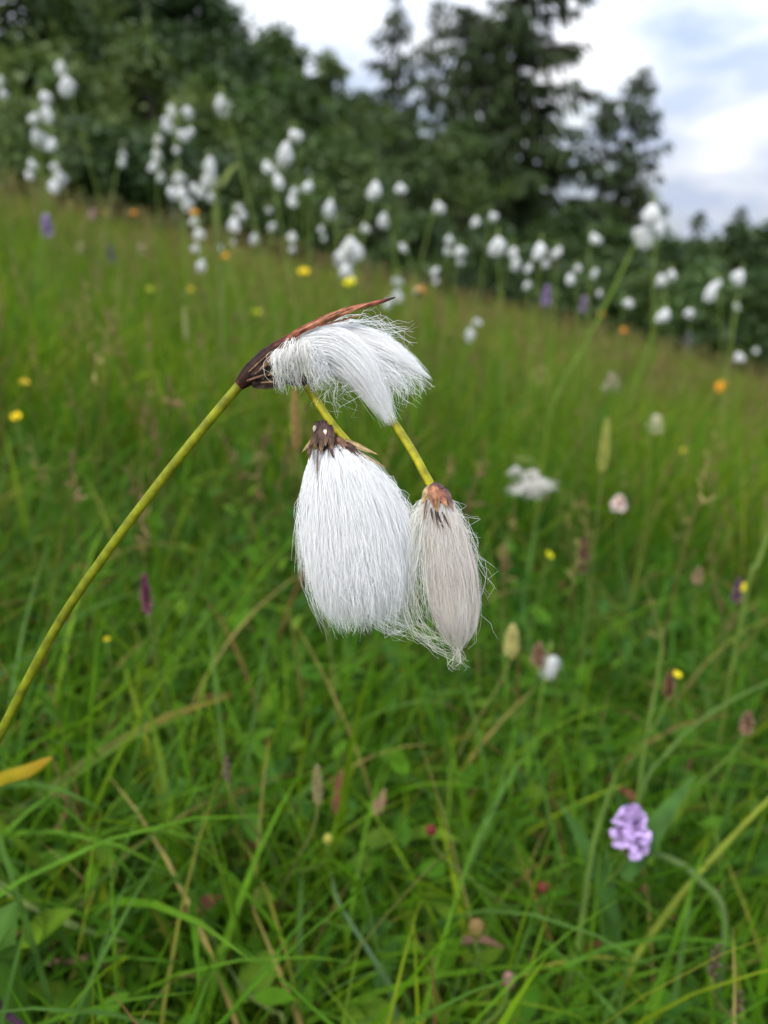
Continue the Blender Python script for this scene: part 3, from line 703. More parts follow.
def ray_flower(px, py, size, label, col, col2=None, hgt=.26, d=None, cup=(.06, .09, .02), name='hawkweed', group='yellow and orange hawkweeds', tilt=None):
    root, p, d = base_stem(name, label, 'flower', group, px, py, hgt, d)
    rad_ = size * .5 * d / F
    b = MB()
    ax = norm(np.array([R.normal(0, .25), -.35 + R.normal(0, .2), 1.0])) if tilt is None else norm(np.array(tilt, float))
    e1 = norm(np.cross(ax, [0.2, 1, 0])); e2 = np.cross(ax, e1)
    for ring, (n, ln, rise) in enumerate(((18, 1.0, .10), (14, .78, .25), (10, .5, .42))):
        a = np.arange(n) * 2 * np.pi / n + R.normal(0, .08, n) + ring * .2
        dr = np.cos(a)[:, None] * e1 + np.sin(a)[:, None] * e2
        L = rad_ * ln * R.uniform(.88, 1.08, n)
        s = np.array([.08, .4, .75, 1.0])
        P = p + dr[:, None] * (L[:, None] * s)[..., None] + ax * (rad_ * (rise + .25 * s * (1 - s) + ring * .12))[None, :, None]
        w = np.broadcast_to(rad_ * .22 * np.array([.6, 1, 1.05, .7]), (n, 4))
        sd = np.cross(ax, dr)
        c = np.asarray(col if ring < 1 or col2 is None else col2) * R.uniform(.85, 1.1, (n, 1))
        V, f = strips(P, w, sd); b.add(V, f, rep_cols(c, 4, 2))
    b.obj('petals', M_PETAL, root)
    b = MB(); V, f = ellipsoid((0, 0, 0), (.42, .42, .55), 10, 8, .05)
    V = V[:, :1] * e1 + V[:, 1:2] * e2 + V[:, 2:] * ax
    b.add(p + rad_ * (V - .35 * ax), f, cup); b.obj('flower_cup', M_STEM, root)

def cup_flower(px, py, size, label, col, hgt=.24, d=None, name='buttercup', group='yellow buttercups', n=5, centre=(.25, .25, .02)):
    root, p, d = base_stem(name, label, 'flower', group, px, py, hgt, d)
    r = size * .5 * d / F
    ax = norm(np.array([R.normal(0, .3), -.4 + R.normal(0, .2), 1.0])); e1 = norm(np.cross(ax, [0.2, 1, 0])); e2 = np.cross(ax, e1)
    b = MB()
    a = np.arange(n) * 2 * np.pi / n
    dr = np.cos(a)[:, None] * e1 + np.sin(a)[:, None] * e2
    s = np.array([.05, .35, .7, 1.0])
    P = p + dr[:, None] * (r * s)[None, :, None] + ax * (r * np.array([0, .10, .38, .62]))[None, :, None]
    w = np.broadcast_to(r * np.array([.3, .95, 1.15, .6]), (n, 4))
    V, f = strips(P, w, np.cross(ax, dr)); b.add(V, f, rep_cols(np.asarray(col) * R.uniform(.9, 1.1, (n, 1)), 4, 2))
    b.obj('petals', M_PETAL, root)
    b = MB(); V, f = ellipsoid((0, 0, 0), (.28, .28, .25), 8, 6, .1); b.add(p + r * (V + .2 * ax), f, centre); b.obj('flower_centre', M_PETAL, root)

def floret_head(px, py, wpx, hpx, label, col, tipcol, hgt=.24, d=None, name='clover', cat='flower', group='clover heads', n=70, scol=(.10, .16, .025), lip=True, leafy=None):
    """dense head or spike of small two-lipped florets"""
    root, p, d = base_stem(name, label, cat, group, px, py + hpx * .5, hgt, d, r=.0012, col=scol)
    w, h = wpx * d / F, hpx * d / F
    b = MB(); k = np.arange(n); u = (k + .5) / n
    a = k * 2.39996 + R.normal(0, .7, n)
    prof_ = np.interp(u, [0, .15, .5, .85, 1], [.55, .95, 1, .75, .25])
    dr = np.stack([np.cos(a), np.sin(a), np.interp(u, [0, .6, 1], [-.25, .25, 1.2])], -1); dr = norm(dr)
    base = p + np.stack([np.zeros(n), np.zeros(n), h * u], -1)
    L = w * .5 * prof_
    s = np.array([.25, .6, .9, 1.15])
    P = base[:, None] + dr[:, None] * (L[:, None] * s)[..., None] + np.array([0, 0, 1.0]) * (w * .12 * np.array([0, .5, .5, .1 if lip else .9]))[None, :, None]
    sd = norm(np.cross(dr, [0, 0, 1.0]) + 1e-3)
    fw = w * (.22 if n > 40 else .34) * np.array([.35, .8, 1.2, .7])
    V, f = strips(P, np.broadcast_to(fw, (n, 4)) * R.uniform(.75, 1.25, (n, 1)), sd)
    mixk = np.array([0, .3, .8, 1.0])[None, :, None]
    cc = (np.asarray(col) * (1 - mixk) + np.asarray(tipcol) * mixk) * R.uniform(.8, 1.15, (n, 1, 1))
    b.add(V, f, np.repeat(cc.reshape(-1, 3), 2, 0))
    V, f = ellipsoid((0, 0, .5), (.24, .24, .42), 12, 9, .06); b.add(p + V * np.array([w, w, h]), f, np.asarray(col) * .8)
    # hooded upper petals
    P2 = base[:, None] + dr[:, None] * (L[:, None] * np.array([.3, .6, .8, .75]))[..., None] + np.array([0, 0, 1.0]) * (w * np.array([.03, .14, .2, .27]))[None, :, None]
    V, f = strips(P2, np.broadcast_to(fw * .8, (n, 4)), sd); b.add(V, f, np.repeat((cc * .9).reshape(-1, 3), 2, 0))
    b.obj('florets', M_PETAL, root)
    if leafy:
        b = MB(); m = 3
        aa = R.uniform(0, 6.28, m); rt = np.array(p)[None] * np.ones((m, 1)); rt[:, 2] = p[2] - np.array([.02, .05, .09])
        PP, sd = arcs(rt, aa, np.full(m, leafy), R.uniform(.4, .9, m), R.uniform(.3, .8, m), 6)
        V, f = strips(PP, np.broadcast_to(leafy * .17 * np.array([.6, 1, 1, .8, .5, .05]), (m, 6)), sd); b.add(V, f, (.05, .12, .02)); b.obj('leaf', M_HERB, root)

def seed_spike(px, py, wpx, hpx, label, col, hgt=.3, d=None, name='seed_head', group='grass and sedge seed heads', n=46, tilt=0):
    root, p, d = base_stem(name, label, 'seed head', group, px, py + hpx * .5, hgt, d, r=.0008, col=(.15, .16, .04))
    w, h = wpx * d / F, hpx * d / F
    b = MB(); u = (np.arange(n) + .5) / n; a = np.arange(n) * 2.39996
    for i in range(n):
        k = np.interp(u[i], [0, .2, .7, 1], [.6, 1, .8, .25])
        c = p + np.array([np.cos(a[i]) * w * .25 * k + tilt * h * u[i], np.sin(a[i]) * w * .25 * k, h * u[i]])
        V, f = ellipsoid((0, 0, 0), (w * .16 * k + .0003, w * .16 * k + .0003, h * .05 + w * .12), 6, 5)
        V = V + np.outer(V[:, 2], [np.cos(a[i]) * .5, np.sin(a[i]) * .5, 0])
        b.add(c + V, f, np.asarray(col) * R.uniform(.7, 1.3))
    b.obj('seeds', M_STEM, root)

YEL, ORA, GOLD = (.72, .52, .01), (.85, .25, .008), (.85, .42, .01)
ray_flower(722, 387, 14, 'orange hawkweed with a black-green cup standing in open grass near the shrubs', ORA, GOLD, hgt=.30, cup=(.02, .035, .015))
ray_flower(420, 291, 15, 'golden hawkweed at the bract tip touching a small cotton tuft', GOLD, (.8, .35, .01), d=1.25)
ray_flower(134, 214, 8, 'small orange hawkweed at the crest before the dark gap in the woods', (.75, .30, .01), d=2.4)
ray_flower(80, 210, 6, 'faint orange hawkweed at the crest beside the three-tuft cottongrass', (.7, .28, .01), d=2.6)
ray_flower(105, 214, 5, 'tiny dull orange hawkweed at the crest between two brighter ones', (.6, .26, .01), d=2.8)
ray_flower(194, 213, 9, 'bright orange hawkweed under the bushy five-tuft cottongrass', GOLD, d=2.0)
ray_flower(226, 257, 9, 'amber hawkweed below the four uneven cotton tufts', (.72, .33, .01), d=1.9)
ray_flower(623, 331, 7, 'small orange hawkweed above the purple haze at the sloping meadow edge', (.8, .26, .01), d=2.2)
ray_flower(601, 314, 7, 'small orange hawkweed at the foot of the tall curved blade', (.75, .30, .01), d=2.0)
cup_flower(304, 274, 12, 'yellow buttercup below the pale pair of tufts near the red bract', YEL, d=1.4)
cup_flower(350, 284, 12, 'yellow-green buttercup just above the red bract', (.62, .55, .01), d=1.3)
cup_flower(190, 291, 8, 'small yellow buttercup beside pale seed stalks on the slope', YEL)
cup_flower(257, 314, 10, 'lime yellow buttercup out on the slope above the dark sheath', (.45, .50, .015))
cup_flower(17, 418, 11, 'bright yellow buttercup near the photo edge left of the stem', YEL)
cup_flower(24, 384, 10, 'mustard yellow buttercup above the brighter one near the photo edge', (.5, .36, .02))
cup_flower(149, 290, 7, 'pale green-yellow buttercup on the slope beside the seed stalks', (.42, .45, .03))
cup_flower(548, 556, 9, 'small yellow buttercup beside reddish seed spikes in the deep grass', (.6, .58, .01), hgt=.2)
cup_flower(742, 588, 10, 'yellow buttercup with mauve back near the right photo edge', (.75, .62, .01), hgt=.2)
cup_flower(675, 676, 11, 'vivid yellow buttercup beside a reddish seed spike in deep grass', (.8, .68, .01), hgt=.18)
cup_flower(107, 640, 6, 'tiny yellow petals low in grass left of the bent stem', (.6, .5, .02), hgt=.15)
cup_flower(684, 452, 7, 'dim yellow buttercup beside the cream and yellow one', (.5, .45, .02))
floret_head(540, 378, 16, 13, 'pale yellow clover head with tan underside on open slope', (.45, .36, .14), (.62, .58, .22), n=40)
floret_head(655, 426, 15, 12, 'cream clover head with yellow rim in the open grass', (.75, .72, .45), (.8, .75, .6), n=40)
floret_head(610, 385, 15, 12, 'cream white clover head beside a dark plum flower', (.55, .4, .3), (.8, .74, .62), n=40)
floret_head(620, 383, 8, 20, 'dark plum flower spike leaning on the cream clover head', (.07, .03, .04), (.10, .04, .06), n=30, name='lousewort', group='red and plum lousewort spikes')
floret_head(618, 505, 14, 11, 'blush white clover head alone in the middle of the green slope', (.6, .36, .28), (.85, .72, .66), hgt=.22, n=40)
floret_head(82, 250, 9, 8, 'small cream clover head on the upper slope', (.5, .42, .25), (.65, .58, .4), n=30)
floret_head(143, 251, 10, 8, 'rounder cream clover head next to the dark violet orchid', (.55, .47, .3), (.72, .66, .5), n=30)
floret_head(93, 216, 8, 8, 'pinkish clover head at the crest beside an orange hawkweed', (.45, .3, .25), (.6, .45, .4), d=2.2, n=30)
floret_head(697, 576, 10, 14, 'dry tan clover head left of the mauve-backed buttercup', (.28, .2, .1), (.36, .26, .14), hgt=.2, n=40)
floret_head(48, 228, 13, 17, 'lilac orchid on the upper slope under the three-tuft cottongrass', (.32, .22, .42), (.55, .42, .66), n=36, d=1.5, name='orchid', group='purple orchids')
floret_head(113, 256, 10, 15, 'dark violet orchid on the upper slope between cream clovers', (.13, .09, .17), (.22, .16, .28), n=36, name='orchid', group='purple orchids')
floret_head(546, 297, 10, 16, 'light purple orchid under the spruce shade below small cotton tufts', (.34, .22, .44), (.52, .38, .62), n=36, d=1.7, name='orchid', group='purple orchids')
floret_head(583, 306, 9, 13, 'small mauve orchid left of the tall curved blade foot', (.3, .2, .36), (.45, .32, .5), n=30, d=1.8, name='orchid', group='purple orchids')
floret_head(687, 340, 7, 14, 'dull purple orchid at the sloping meadow edge by the shrubs', (.16, .11, .2), (.28, .2, .34), n=30, d=1.9, name='orchid', group='purple orchids')
floret_head(628, 829, 35, 42, 'large lilac orchid with pale lips low in the deep grass', (.36, .20, .46), (.66, .48, .78), hgt=.15, n=74, name='orchid', group='purple orchids', leafy=.07)
floret_head(148, 594, 12, 40, 'crimson lousewort spike in grass right of the bent stem', (.14, .03, .06), (.26, .07, .13), hgt=.2, n=36, name='lousewort', group='red and plum lousewort spikes')
floret_head(581, 555, 12, 34, 'brownish red lousewort spike in the middle of the deep grass', (.14, .06, .04), (.24, .10, .08), hgt=.2, n=36, name='lousewort', group='red and plum lousewort spikes')
floret_head(668, 682, 10, 32, 'rust red lousewort spike right behind the vivid yellow buttercup', (.15, .06, .04), (.22, .09, .06), hgt=.18, n=30, name='lousewort', group='red and plum lousewort spikes')
floret_head(736, 590, 10, 22, 'mauve lousewort spike right behind the mauve-backed buttercup', (.13, .06, .1), (.22, .11, .17), hgt=.2, n=30, name='lousewort', group='red and plum lousewort spikes')
floret_head(745, 722, 12, 22, 'pinkish brown lousewort spike near the right photo edge', (.17, .09, .05), (.30, .17, .11), hgt=.17, n=36, name='lousewort', group='red and plum lousewort spikes')
floret_head(538, 655, 14, 22, 'tan brown lousewort head leaning on the short white cottongrass', (.2, .1, .05), (.34, .2, .13), hgt=.2, d=.62, n=30, name='lousewort', group='red and plum lousewort spikes')
seed_spike(602, 446, 11, 52, 'yellow-green seed spike standing upright on the open slope', (.26, .27, .05))
seed_spike(511, 640, 18, 34, 'pale yellow-green seed head left of the short white cottongrass', (.30, .27, .08), hgt=.2)
seed_spike(297, 420, 10, 62, 'slim brown seed spike right behind the first stalk of the hero plant', (.26, .16, .05))
seed_spike(187, 325, 5, 34, 'pale straw seed spike on the slope above the stem', (.24, .24, .09))
seed_spike(318, 782, 12, 44, 'loose straw seed head in the deep grass under the full cotton head', (.2, .17, .07), hgt=.16)
seed_spike(228, 765, 10, 34, 'dark beaded sedge spike with pale scales in deep grass', (.10, .07, .045), hgt=.16, n=16)
seed_spike(712, 955, 14, 44, 'dark knobbly sedge spike in the lower corner of the meadow', (.07, .05, .025), hgt=.14, n=14)
seed_spike(735, 1000, 14, 36, 'short dark sedge spike below the knobbly one in the lower corner', (.07, .05, .025), hgt=.12, n=14)

# round bud, pink bud, red buds
def bud(px, py, wpx, hpx, label, col, hgt, name='flower_bud', tipcol=None):
    root, p, d = base_stem(name, label, 'bud', 'buds in the deep grass', px, py + hpx * .5, hgt, r=.0009)
    w, h = wpx * d / F * .5, hpx * d / F * .5
    b = MB(); V, f = ellipsoid((0, 0, 0), (w, w, h), 16, 12, .03)
    V[:, :2] *= (1 + .06 * np.cos(5 * np.arctan2(V[:, 1], V[:, 0])))[:, None]
    k = np.clip(V[:, 2] / h * .5 + .5, 0, 1)[:, None]; tc = np.asarray(tipcol if tipcol else col)
    b.add(p + V + [0, 0, h], f, np.asarray(col) * (1 - k) + tc * k); b.obj('bud_body', M_PETAL, root)
    b = MB(); m = 5; aa = np.arange(m) * 1.2566
    rt = np.repeat(p[None], m, 0)
    PP, sd = arcs(rt, aa, np.full(m, h * 1.3), np.full(m, 1.0), np.full(m, -.9), 5)
    V, f = strips(PP, np.broadcast_to(w * .6 * np.array([.8, 1, .8, .5, .05]), (m, 5)), sd); b.add(V, f, (.08, .12, .025)); b.obj('sepals', M_HERB, root)
bud(476, 926, 17, 20, 'round greenish bud flushed red on one side in the deep grass', (.13, .17, .02), .13, tipcol=(.17, .10, .035))
bud(508, 978, 13, 22, 'dusty pink pointed bud below the round greenish bud', (.20, .10, .08), .12, tipcol=(.25, .13, .11))
bud(431, 829, 11, 11, 'small dark red bud in grass under the beige cotton head', (.14, .015, .018), .12)
bud(543, 886, 12, 11, 'dark crimson bud left of the large lilac orchid', (.16, .015, .02), .12)
bud(328, 838, 9, 12, 'pale yellow bud low in the deep grass under the full cotton head', (.36, .34, .06), .12)

# ------------------------------------------------------------------ single blades and leaves
def blade_thing(pts, wpx, label, col, name='grass_blade', cat='grass blade', group='single long blades and leaves', to_ground=True, shape=None, tip=None):
    """pts: (px,py,d) from the lower end to the tip"""
    W = [unp(*p) for p in pts]
    if to_ground:
        p0 = W[0]; dv = W[0] - W[1]
        gx, gy = p0[0] + .3 * dv[0], p0[1] + .3 * dv[1]; g = float(ground(gx, gy))
        if p0[2] - g > .01: W = [np.array([gx, gy, g - .005])] + W
    n = 40; P = spline(W, n)
    g0 = P[0]; d0 = pts[0][2]
    T = norm(np.gradient(P, axis=0)); vd = norm(P - CAM)
    sd = norm(np.cross(T, vd) + .45 * vd + np.array([0, 0, .15]))
    s = np.linspace(0, 1, n)
    dep = (P - CAM) @ FWD
    w = wpx / F * np.median(dep) * (np.interp(s, [0, .2, .6, .85, 1], [.7, 1, .95, .6, .04]) if shape is None else np.interp(s, *shape))
    nr = norm(np.cross(sd, T))
    u = np.array([-1, -.5, 0, .5, 1])
    G = P[:, None] + (.5 * w[:, None] * u)[..., None] * sd[:, None] + (.12 * w[:, None] * (np.abs(u) - .5))[..., None] * nr[:, None]
    idx = np.arange(n * 5).reshape(n, 5); q = np.stack([idx[:-1, :-1], idx[:-1, 1:], idx[1:, 1:], idx[1:, :-1]], -1).reshape(-1, 4)
    c = np.broadcast_to(np.asarray(col, float), (n, 5, 3)).copy()
    c *= (1 + .12 * np.cos(u * 9))[None, :, None]
    if tip is not None:
        k = np.interp(s, [0, .6, 1], [0, .1, 1])[:, None, None]; c = c * (1 - k) + np.asarray(tip) * k
    b = MB(); b.add((G - g0).reshape(-1, 3), [q], c.reshape(-1, 3))
    o = b.obj(name, M_GRASS); o.location = Vector([float(v) for v in g0]); tag(o, label, cat, group)

blade_thing([(-40, 800, .33), (0, 779, .32), (28, 770, .315), (52, 757, .31)], 15, 'yellow withered leaf blade poking in below the bent stem', (.30, .24, .008), shape=([0, .4, .75, .92, 1], [.9, 1, .9, .5, .05]), tip=(.34, .2, .02))
blade_thing([(-30, 845, .42), (30, 805, .43), (95, 757, .45), (165, 718, .48), (225, 698, .50)], 13, 'long olive blade slanting up behind the yellow leaf', (.10, .15, .02), tip=(.25, .17, .03))
blade_thing([(-20, 890, .36), (30, 905, .355), (80, 928, .35), (129, 943, .345)], 8, 'long pale green blade reaching in from the lower photo edge', (.17, .23, .06))
blade_thing([(30, 920, .42), (62, 908, .42), (95, 904, .42), (128, 906, .42)], 6, 'thin ochre blade just above the pale green one', (.24, .20, .03))
blade_thing([(725, 930, .42), (700, 880, .42), (668, 858, .43), (640, 852, .44), (615, 855, .45)], 7, 'grey-green blade arching away from below the lilac orchid', (.13, .20, .06))
blade_thing([(565, 1010, .40), (580, 930, .41), (592, 850, .43), (608, 795, .45), (618, 770, .46)], 6.5, 'light green upright stalk blade left of the lilac orchid', (.09, .155, .02))
blade_thing([(625, 985, .40), (665, 915, .42), (715, 855, .44), (768, 800, .46), (800, 770, .47)], 6, 'yellow-green blade crossing the lower corner diagonally', (.18, .22, .02))
blade_thing([(548, 425, .95), (585, 345, .95), (610, 295, .95), (628, 258, .95), (641, 226, .95)], 3.8, 'tall curved pale green blade rising before the bushy spruces', (.10, .16, .015))
blade_thing([(745, 600, .6), (757, 565, .6), (768, 535, .6), (785, 500, .6)], 5, 'broad pale blade leaning in at the right photo edge', (.12, .18, .03))
blade_thing([(636, 810, .5), (645, 745, .52), (657, 680, .55), (661, 640, .57), (652, 600, .6)], 3.5, 'straight light blade standing behind the vivid yellow buttercup', (.095, .16, .02))
blade_thing([(640, 800, .50), (668, 752, .52), (712, 712, .54), (768, 682, .55), (800, 670, .56)], 3.5, 'pale narrow blade leaning across below the rust red spike', (.09, .155, .03))
blade_thing([(215, 205, 1.5), (222, 185, 1.5), (232, 168, 1.5), (242, 163, 1.5)], 6, 'bare bent pale stalk beside the four uneven cotton tufts', (.16, .2, .05))
blade_thing([(200, 915, .38), (240, 985, .36), (270, 1010, .355), (285, 1030, .35)][::-1], 5, 'thin light stalk leaning near the lower edge under the stem', (.14, .18, .05))
blade_thing([(395, 1010, .36), (380, 970, .36), (340, 905, .37), (330, 870, .375)], 5, 'thin blue-green blade in the lower middle of the meadow', (.08, .14, .06))
blade_thing([(5, 985, .30), (-5, 955, .30), (2, 925, .305), (18, 900, .31)], 42, 'broad oval green leaf at the lower photo edge', (.06, .14, .015), name='broad_leaf', cat='leaf', shape=([0, .2, .5, .8, 1], [.1, .8, 1, .7, .05]))
blade_thing([(-12, 1006, .29), (6, 1014, .29), (26, 1030, .29)], 8, 'dark purple stalk crossing the bottom corner', (.06, .025, .045), name='dead_stalk', cat='stalk', shape=([0, 1], [1, .8]))
blade_thing([(43, 962, .36), (68, 961, .36), (98, 955, .36)], 6, 'tan dead stem piece lying near the lower photo edge', (.34, .2, .12), name='dead_stalk', cat='stalk', to_ground=False, shape=([0, .1, .9, 1], [.4, 1, 1, .4]))
blade_thing([(374, 815, .45), (380, 802, .45), (385, 788, .45)], 14, 'curled light brown dead leaf under the beige cotton head', (.30, .18, .11), name='dead_leaf', cat='leaf', to_ground=False, shape=([0, .3, .7, 1], [.2, 1, .6, .05]))
blade_thing([(180, 915, .40), (200, 905, .40), (222, 896, .395)], 15, 'crumpled reddish dead leaf in the lower grass below the stem', (.30, .11, .07), name='dead_leaf', cat='leaf', to_ground=False, shape=([0, .3, .7, 1], [.2, .7, 1, .1]))
blade_thing([(55, 832, .42), (64, 815, .42), (66, 798, .42), (50, 795, .42)], 5, 'hooked brown dead stem below the yellow withered leaf', (.26, .14, .07), name='dead_stalk', cat='stalk', to_ground=False, shape=([0, 1], [1, .6]))
blade_thing([(450, 945, .39), (478, 938, .39), (505, 948, .39)], 9, 'faded pinkish dead leaf lying under the round greenish bud', (.16, .09, .055), name='dead_leaf', cat='leaf', to_ground=False, shape=([0, .3, .7, 1], [.2, 1, .8, .1]))

# ------------------------------------------------------------------ trees
def leafy_tree(px, top, Y, rw, label, cols, name='leafy_tree', cat='tree', group='trees at the edge of the wood', n=5200, leaf=.13, low=.06, lobes=46):
    tp = at_y(px, top, Y); x = tp[0]; g = float(ground(x, Y)); h = max(tp[2] - g, .8)
    root = thing(name, label, cat, (x, Y, g), group)
    b = MB(); tr = .022 * h + .03
    lean = R.normal(0, .05 * h, 2)
    stem_tube(b, [(x, Y, g - .1), (x + .2 * lean[0], Y + .2 * lean[1], g + .3 * h), (x + .6 * lean[0], Y + .6 * lean[1], g + .6 * h), (x + lean[0], Y + lean[1], g + .92 * h)], tr, tr * .15, (.09, .075, .06), 8, 16)
    # lobes
    u = R.random(lobes) ** .8; zl = low + (1 - low) * u
    env = np.interp(zl, [0, .15, .45, .75, 1], [.65, .95, 1, .68, .10])
    a = R.uniform(0, 6.28, lobes); q = R.random(lobes) ** .45
    cx = x + np.cos(a) * rw * env * q * .85 + lean[0] * zl; cy = Y + np.sin(a) * rw * env * q * .85 + lean[1] * zl; cz = g + h * (.03 + .93 * zl)
    lr = (rw * .30 + .1) * R.uniform(.6, 1.2, lobes) * np.interp(zl, [0, .8, 1], [1, .8, .5])
    for i in range(0, lobes, 4):
        t = zl[i] * .6
        stem_tube(b, [(x + lean[0] * t, Y + lean[1] * t, g + h * t), ((x + cx[i]) / 2 + lean[0] * t * .5, (Y + cy[i]) / 2 + lean[1] * t * .5, g + h * (t + zl[i]) / 2 + .05 * h), (cx[i], cy[i], cz[i])], tr * .35, tr * .08, (.09, .075, .06), 5, 8)
    b.obj('trunk', M_BARK, root)
    k = R.integers(0, lobes, n)
    d = norm(R.normal(size=(n, 3))) * (R.random(n) ** .45)[:, None]
    c = np.stack([cx[k], cy[k], cz[k]], -1) + d * lr[k][:, None] * np.array([1, 1, .75])
    c[:, 2] = np.maximum(c[:, 2], ground(c[:, 0], c[:, 1]) + .05)
    L = leaf * R.uniform(.6, 1.3, n)
    ax = norm(d + R.normal(0, .6, (n, 3)) + [0, 0, -.2]); sd = norm(np.cross(ax, R.normal(size=(n, 3))))
    P = c[:, None] + ax[:, None] * (L[:, None] * np.array([-.5, 0, .5]))[..., None]
    w = L[:, None] * np.array([.12, .62, .06])
    V, f = strips(P, w, sd)
    lc = np.asarray(cols)[R.integers(0, len(cols), lobes)][k] * R.uniform(.75, 1.25, (n, 1))
    b = MB(); b.add(V, f, rep_cols(lc, 3, 2)); b.obj('crown', M_FOLI, root)

def spruce(px, top, Y, wid, label, h=None, whorl=.34, nb=6, start=.08, droop=.35, twigs=26, shape=.75, col=(.032, .052, .012), group='spruces at the edge of the wood', thin=1.0, ragged=False, name='spruce_tree'):
    tp = at_y(px, top, Y); x = tp[0]; g = float(ground(x, Y)); h = tp[2] - g if h is None else h
    root = thing(name, label, 'tree', (x, Y, g), group)
    b = MB(); r0 = .016 * h + .02
    z = np.linspace(0, 1, 20)
    V, f = tubes(np.stack([x + .03 * np.sin(z * 5), Y + 0 * z, g - .1 + (h + .1) * z], -1), (r0 * (1 - z) ** .9 + .006)[None], 8, ref=np.array([1, 0, 0])); b.add(V, f, (.075, .062, .05))
    B, TW, TA, TS, TL = [], [], [], [], []
    zc = start * h
    while zc < h * .985:
        fr = zc / h
        Lm = wid * (1 - fr) ** shape * (1 if fr > .15 else .8)
        m = max(3, int(round(nb * R.uniform(.7, 1.2))))
        a0 = R.uniform(0, 6.28)
        for j in range(m):
            a = a0 + j * 6.283 / m + R.normal(0, .25); L = Lm * (R.uniform(.2, 1.0) ** 1.3 * 1.15 if ragged else R.uniform(.5, 1.15)) + .06
            s = np.linspace(0, 1, 8)
            up = (.25 + .5 * fr + R.normal(0, .18)) * s - (droop + .35 * (1 - fr)) * s ** 1.5 + .22 * s ** 3
            dr = np.array([math.cos(a), math.sin(a)])
            P = np.stack([x + dr[0] * L * s, Y + dr[1] * L * s, g + zc + R.uniform(-.1, .1) + L * up], -1)
            B.append(P)
            n = max(5, int(twigs * L / 1.2 * thin))
            q = R.uniform(.12, 1, n); c = np.stack([np.interp(q, s, P[:, t]) for t in range(3)], -1)
            sdv = np.array([-dr[1], dr[0], 0])
            sg = np.where(R.random(n) < .5, -1, 1)[:, None]
            ax = norm(sg * sdv * R.uniform(.2, 1, (n, 1)) + np.array([dr[0], dr[1], 0]) * R.uniform(.2, .9, (n, 1)) + np.array([0, 0, -1]) * R.uniform(.2, 1.5, (n, 1)))
            tl = (.14 + .20 * L * (1 - .6 * q)) * R.uniform(.5, 1.5, n)
            TW.append(c); TA.append(ax); TL.append(tl)
        zc += whorl * R.uniform(.75, 1.25) * (1 if fr < .8 else .7)
    Bn = np.array(B); V, f = tubes(Bn, np.broadcast_to(np.linspace(.02, .004, 8), (len(Bn), 8)), 4); b.add(V, f, (.06, .05, .038))
    b.obj('trunk', M_BARK, root)
    c, ax, tl = np.concatenate(TW), np.concatenate(TA), np.concatenate(TL); n = len(c)
    cr = MB()
    for rep in range(2):
        sd = norm(np.cross(ax, R.normal(size=(n, 3))))
        P = c[:, None] + ax[:, None] * (tl[:, None] * np.array([0, .35, .75, 1.0]))[..., None]
        P[:, 2:, 2] -= (tl * .10)[:, None]
        w = (.03 + .07 * tl)[:, None] * np.array([.7, 1, .8, .1])
        V, f = strips(P, w, sd)
        lc = np.asarray(col) * R.uniform(.65, 1.5, (n, 1)); cr.add(V, f, rep_cols(lc, 4, 2))
    cr.obj('crown', M_NEEDLE, root)

DG = [(.036, .070, .014), (.050, .088, .016), (.030, .060, .016)]
MG = [(.055, .098, .018), (.075, .115, .022), (.045, .085, .016)]
LG = [(.085, .125, .025), (.065, .11, .02), (.10, .14, .03)]
T = leafy_tree
T(-70, -110, 13, 2.6, 'dark broad tree at the far edge of the wood, mostly outside the photo', DG, n=9000, lobes=70)
T(20, -90, 14, 2.4, 'tall leafy tree with lighter olive crown near the photo edge', LG, n=9000, lobes=70)
T(105, -70, 15.5, 2.4, 'tall dark leafy tree topping the left wood', DG, n=11000, lobes=90)
T(172, -45, 16, 2.4, 'dense dark tree where the wood drops down to the sky', DG, n=11000, lobes=90)
T(130, -30, 18, 2.4, 'dark tree standing behind the two tallest leafy trees', DG, n=8000, lobes=80)
T(222, 6, 16.5, 2.1, 'bluish green round-topped tree on the falling wood outline', [(.04, .075, .022), (.05, .085, .028)])
T(268, 22, 17, 1.7, 'leafy tree rising as a bump on the falling wood outline', MG, n=8000, lobes=70)
T(318, 50, 17.5, 1.7, 'rounded mid-green tree on the falling outline beside the slim spruce', MG)
T(362, 80, 19, 1.8, 'low dark tree closing the wood behind the slim spruce', DG, n=4200)
T(45, 55, 11.5, 1.7, 'light olive bushy tree before the tall olive one', LG)
T(140, 45, 12.5, 1.7, 'light green bushy tree before the darker tall ones', LG)
T(212, 72, 13, 1.7, 'mid-green bushy tree behind the high lone cotton tuft', MG)
T(285, 72, 14.5, 1.9, 'mid-green bushy tree behind the two plump cotton tufts', MG)
T(-10, 95, 10, 1.4, 'bright green bush behind the cottongrass by the photo edge', LG, name='bush', cat='bush', group='bushes along the meadow edge', n=3600, leaf=.11)
T(85, 120, 10.5, 1.2, 'dark bush in the shaded gap of the wood', DG, name='bush', cat='bush', group='bushes along the meadow edge', n=3600, leaf=.11)
T(165, 135, 11, 1.3, 'dark bush behind the seven-tuft cottongrass clump', DG, name='bush', cat='bush', group='bushes along the meadow edge', n=3600, leaf=.11)
T(250, 160, 11.5, 1.3, 'mid-green bush behind the diagonal pair of cotton tufts', MG, name='bush', cat='bush', group='bushes along the meadow edge', n=3600, leaf=.11)
T(335, 150, 13, 1.4, 'olive bush behind the long hanging cotton tuft', MG, name='bush', cat='bush', group='bushes along the meadow edge', n=3600, leaf=.11)
T(405, 108, 15, 1.5, 'olive bush at the foot of the slim spruce', [(.05, .085, .016), (.06, .10, .02)], name='bush', cat='bush', group='bushes along the meadow edge', n=3600, leaf=.12)
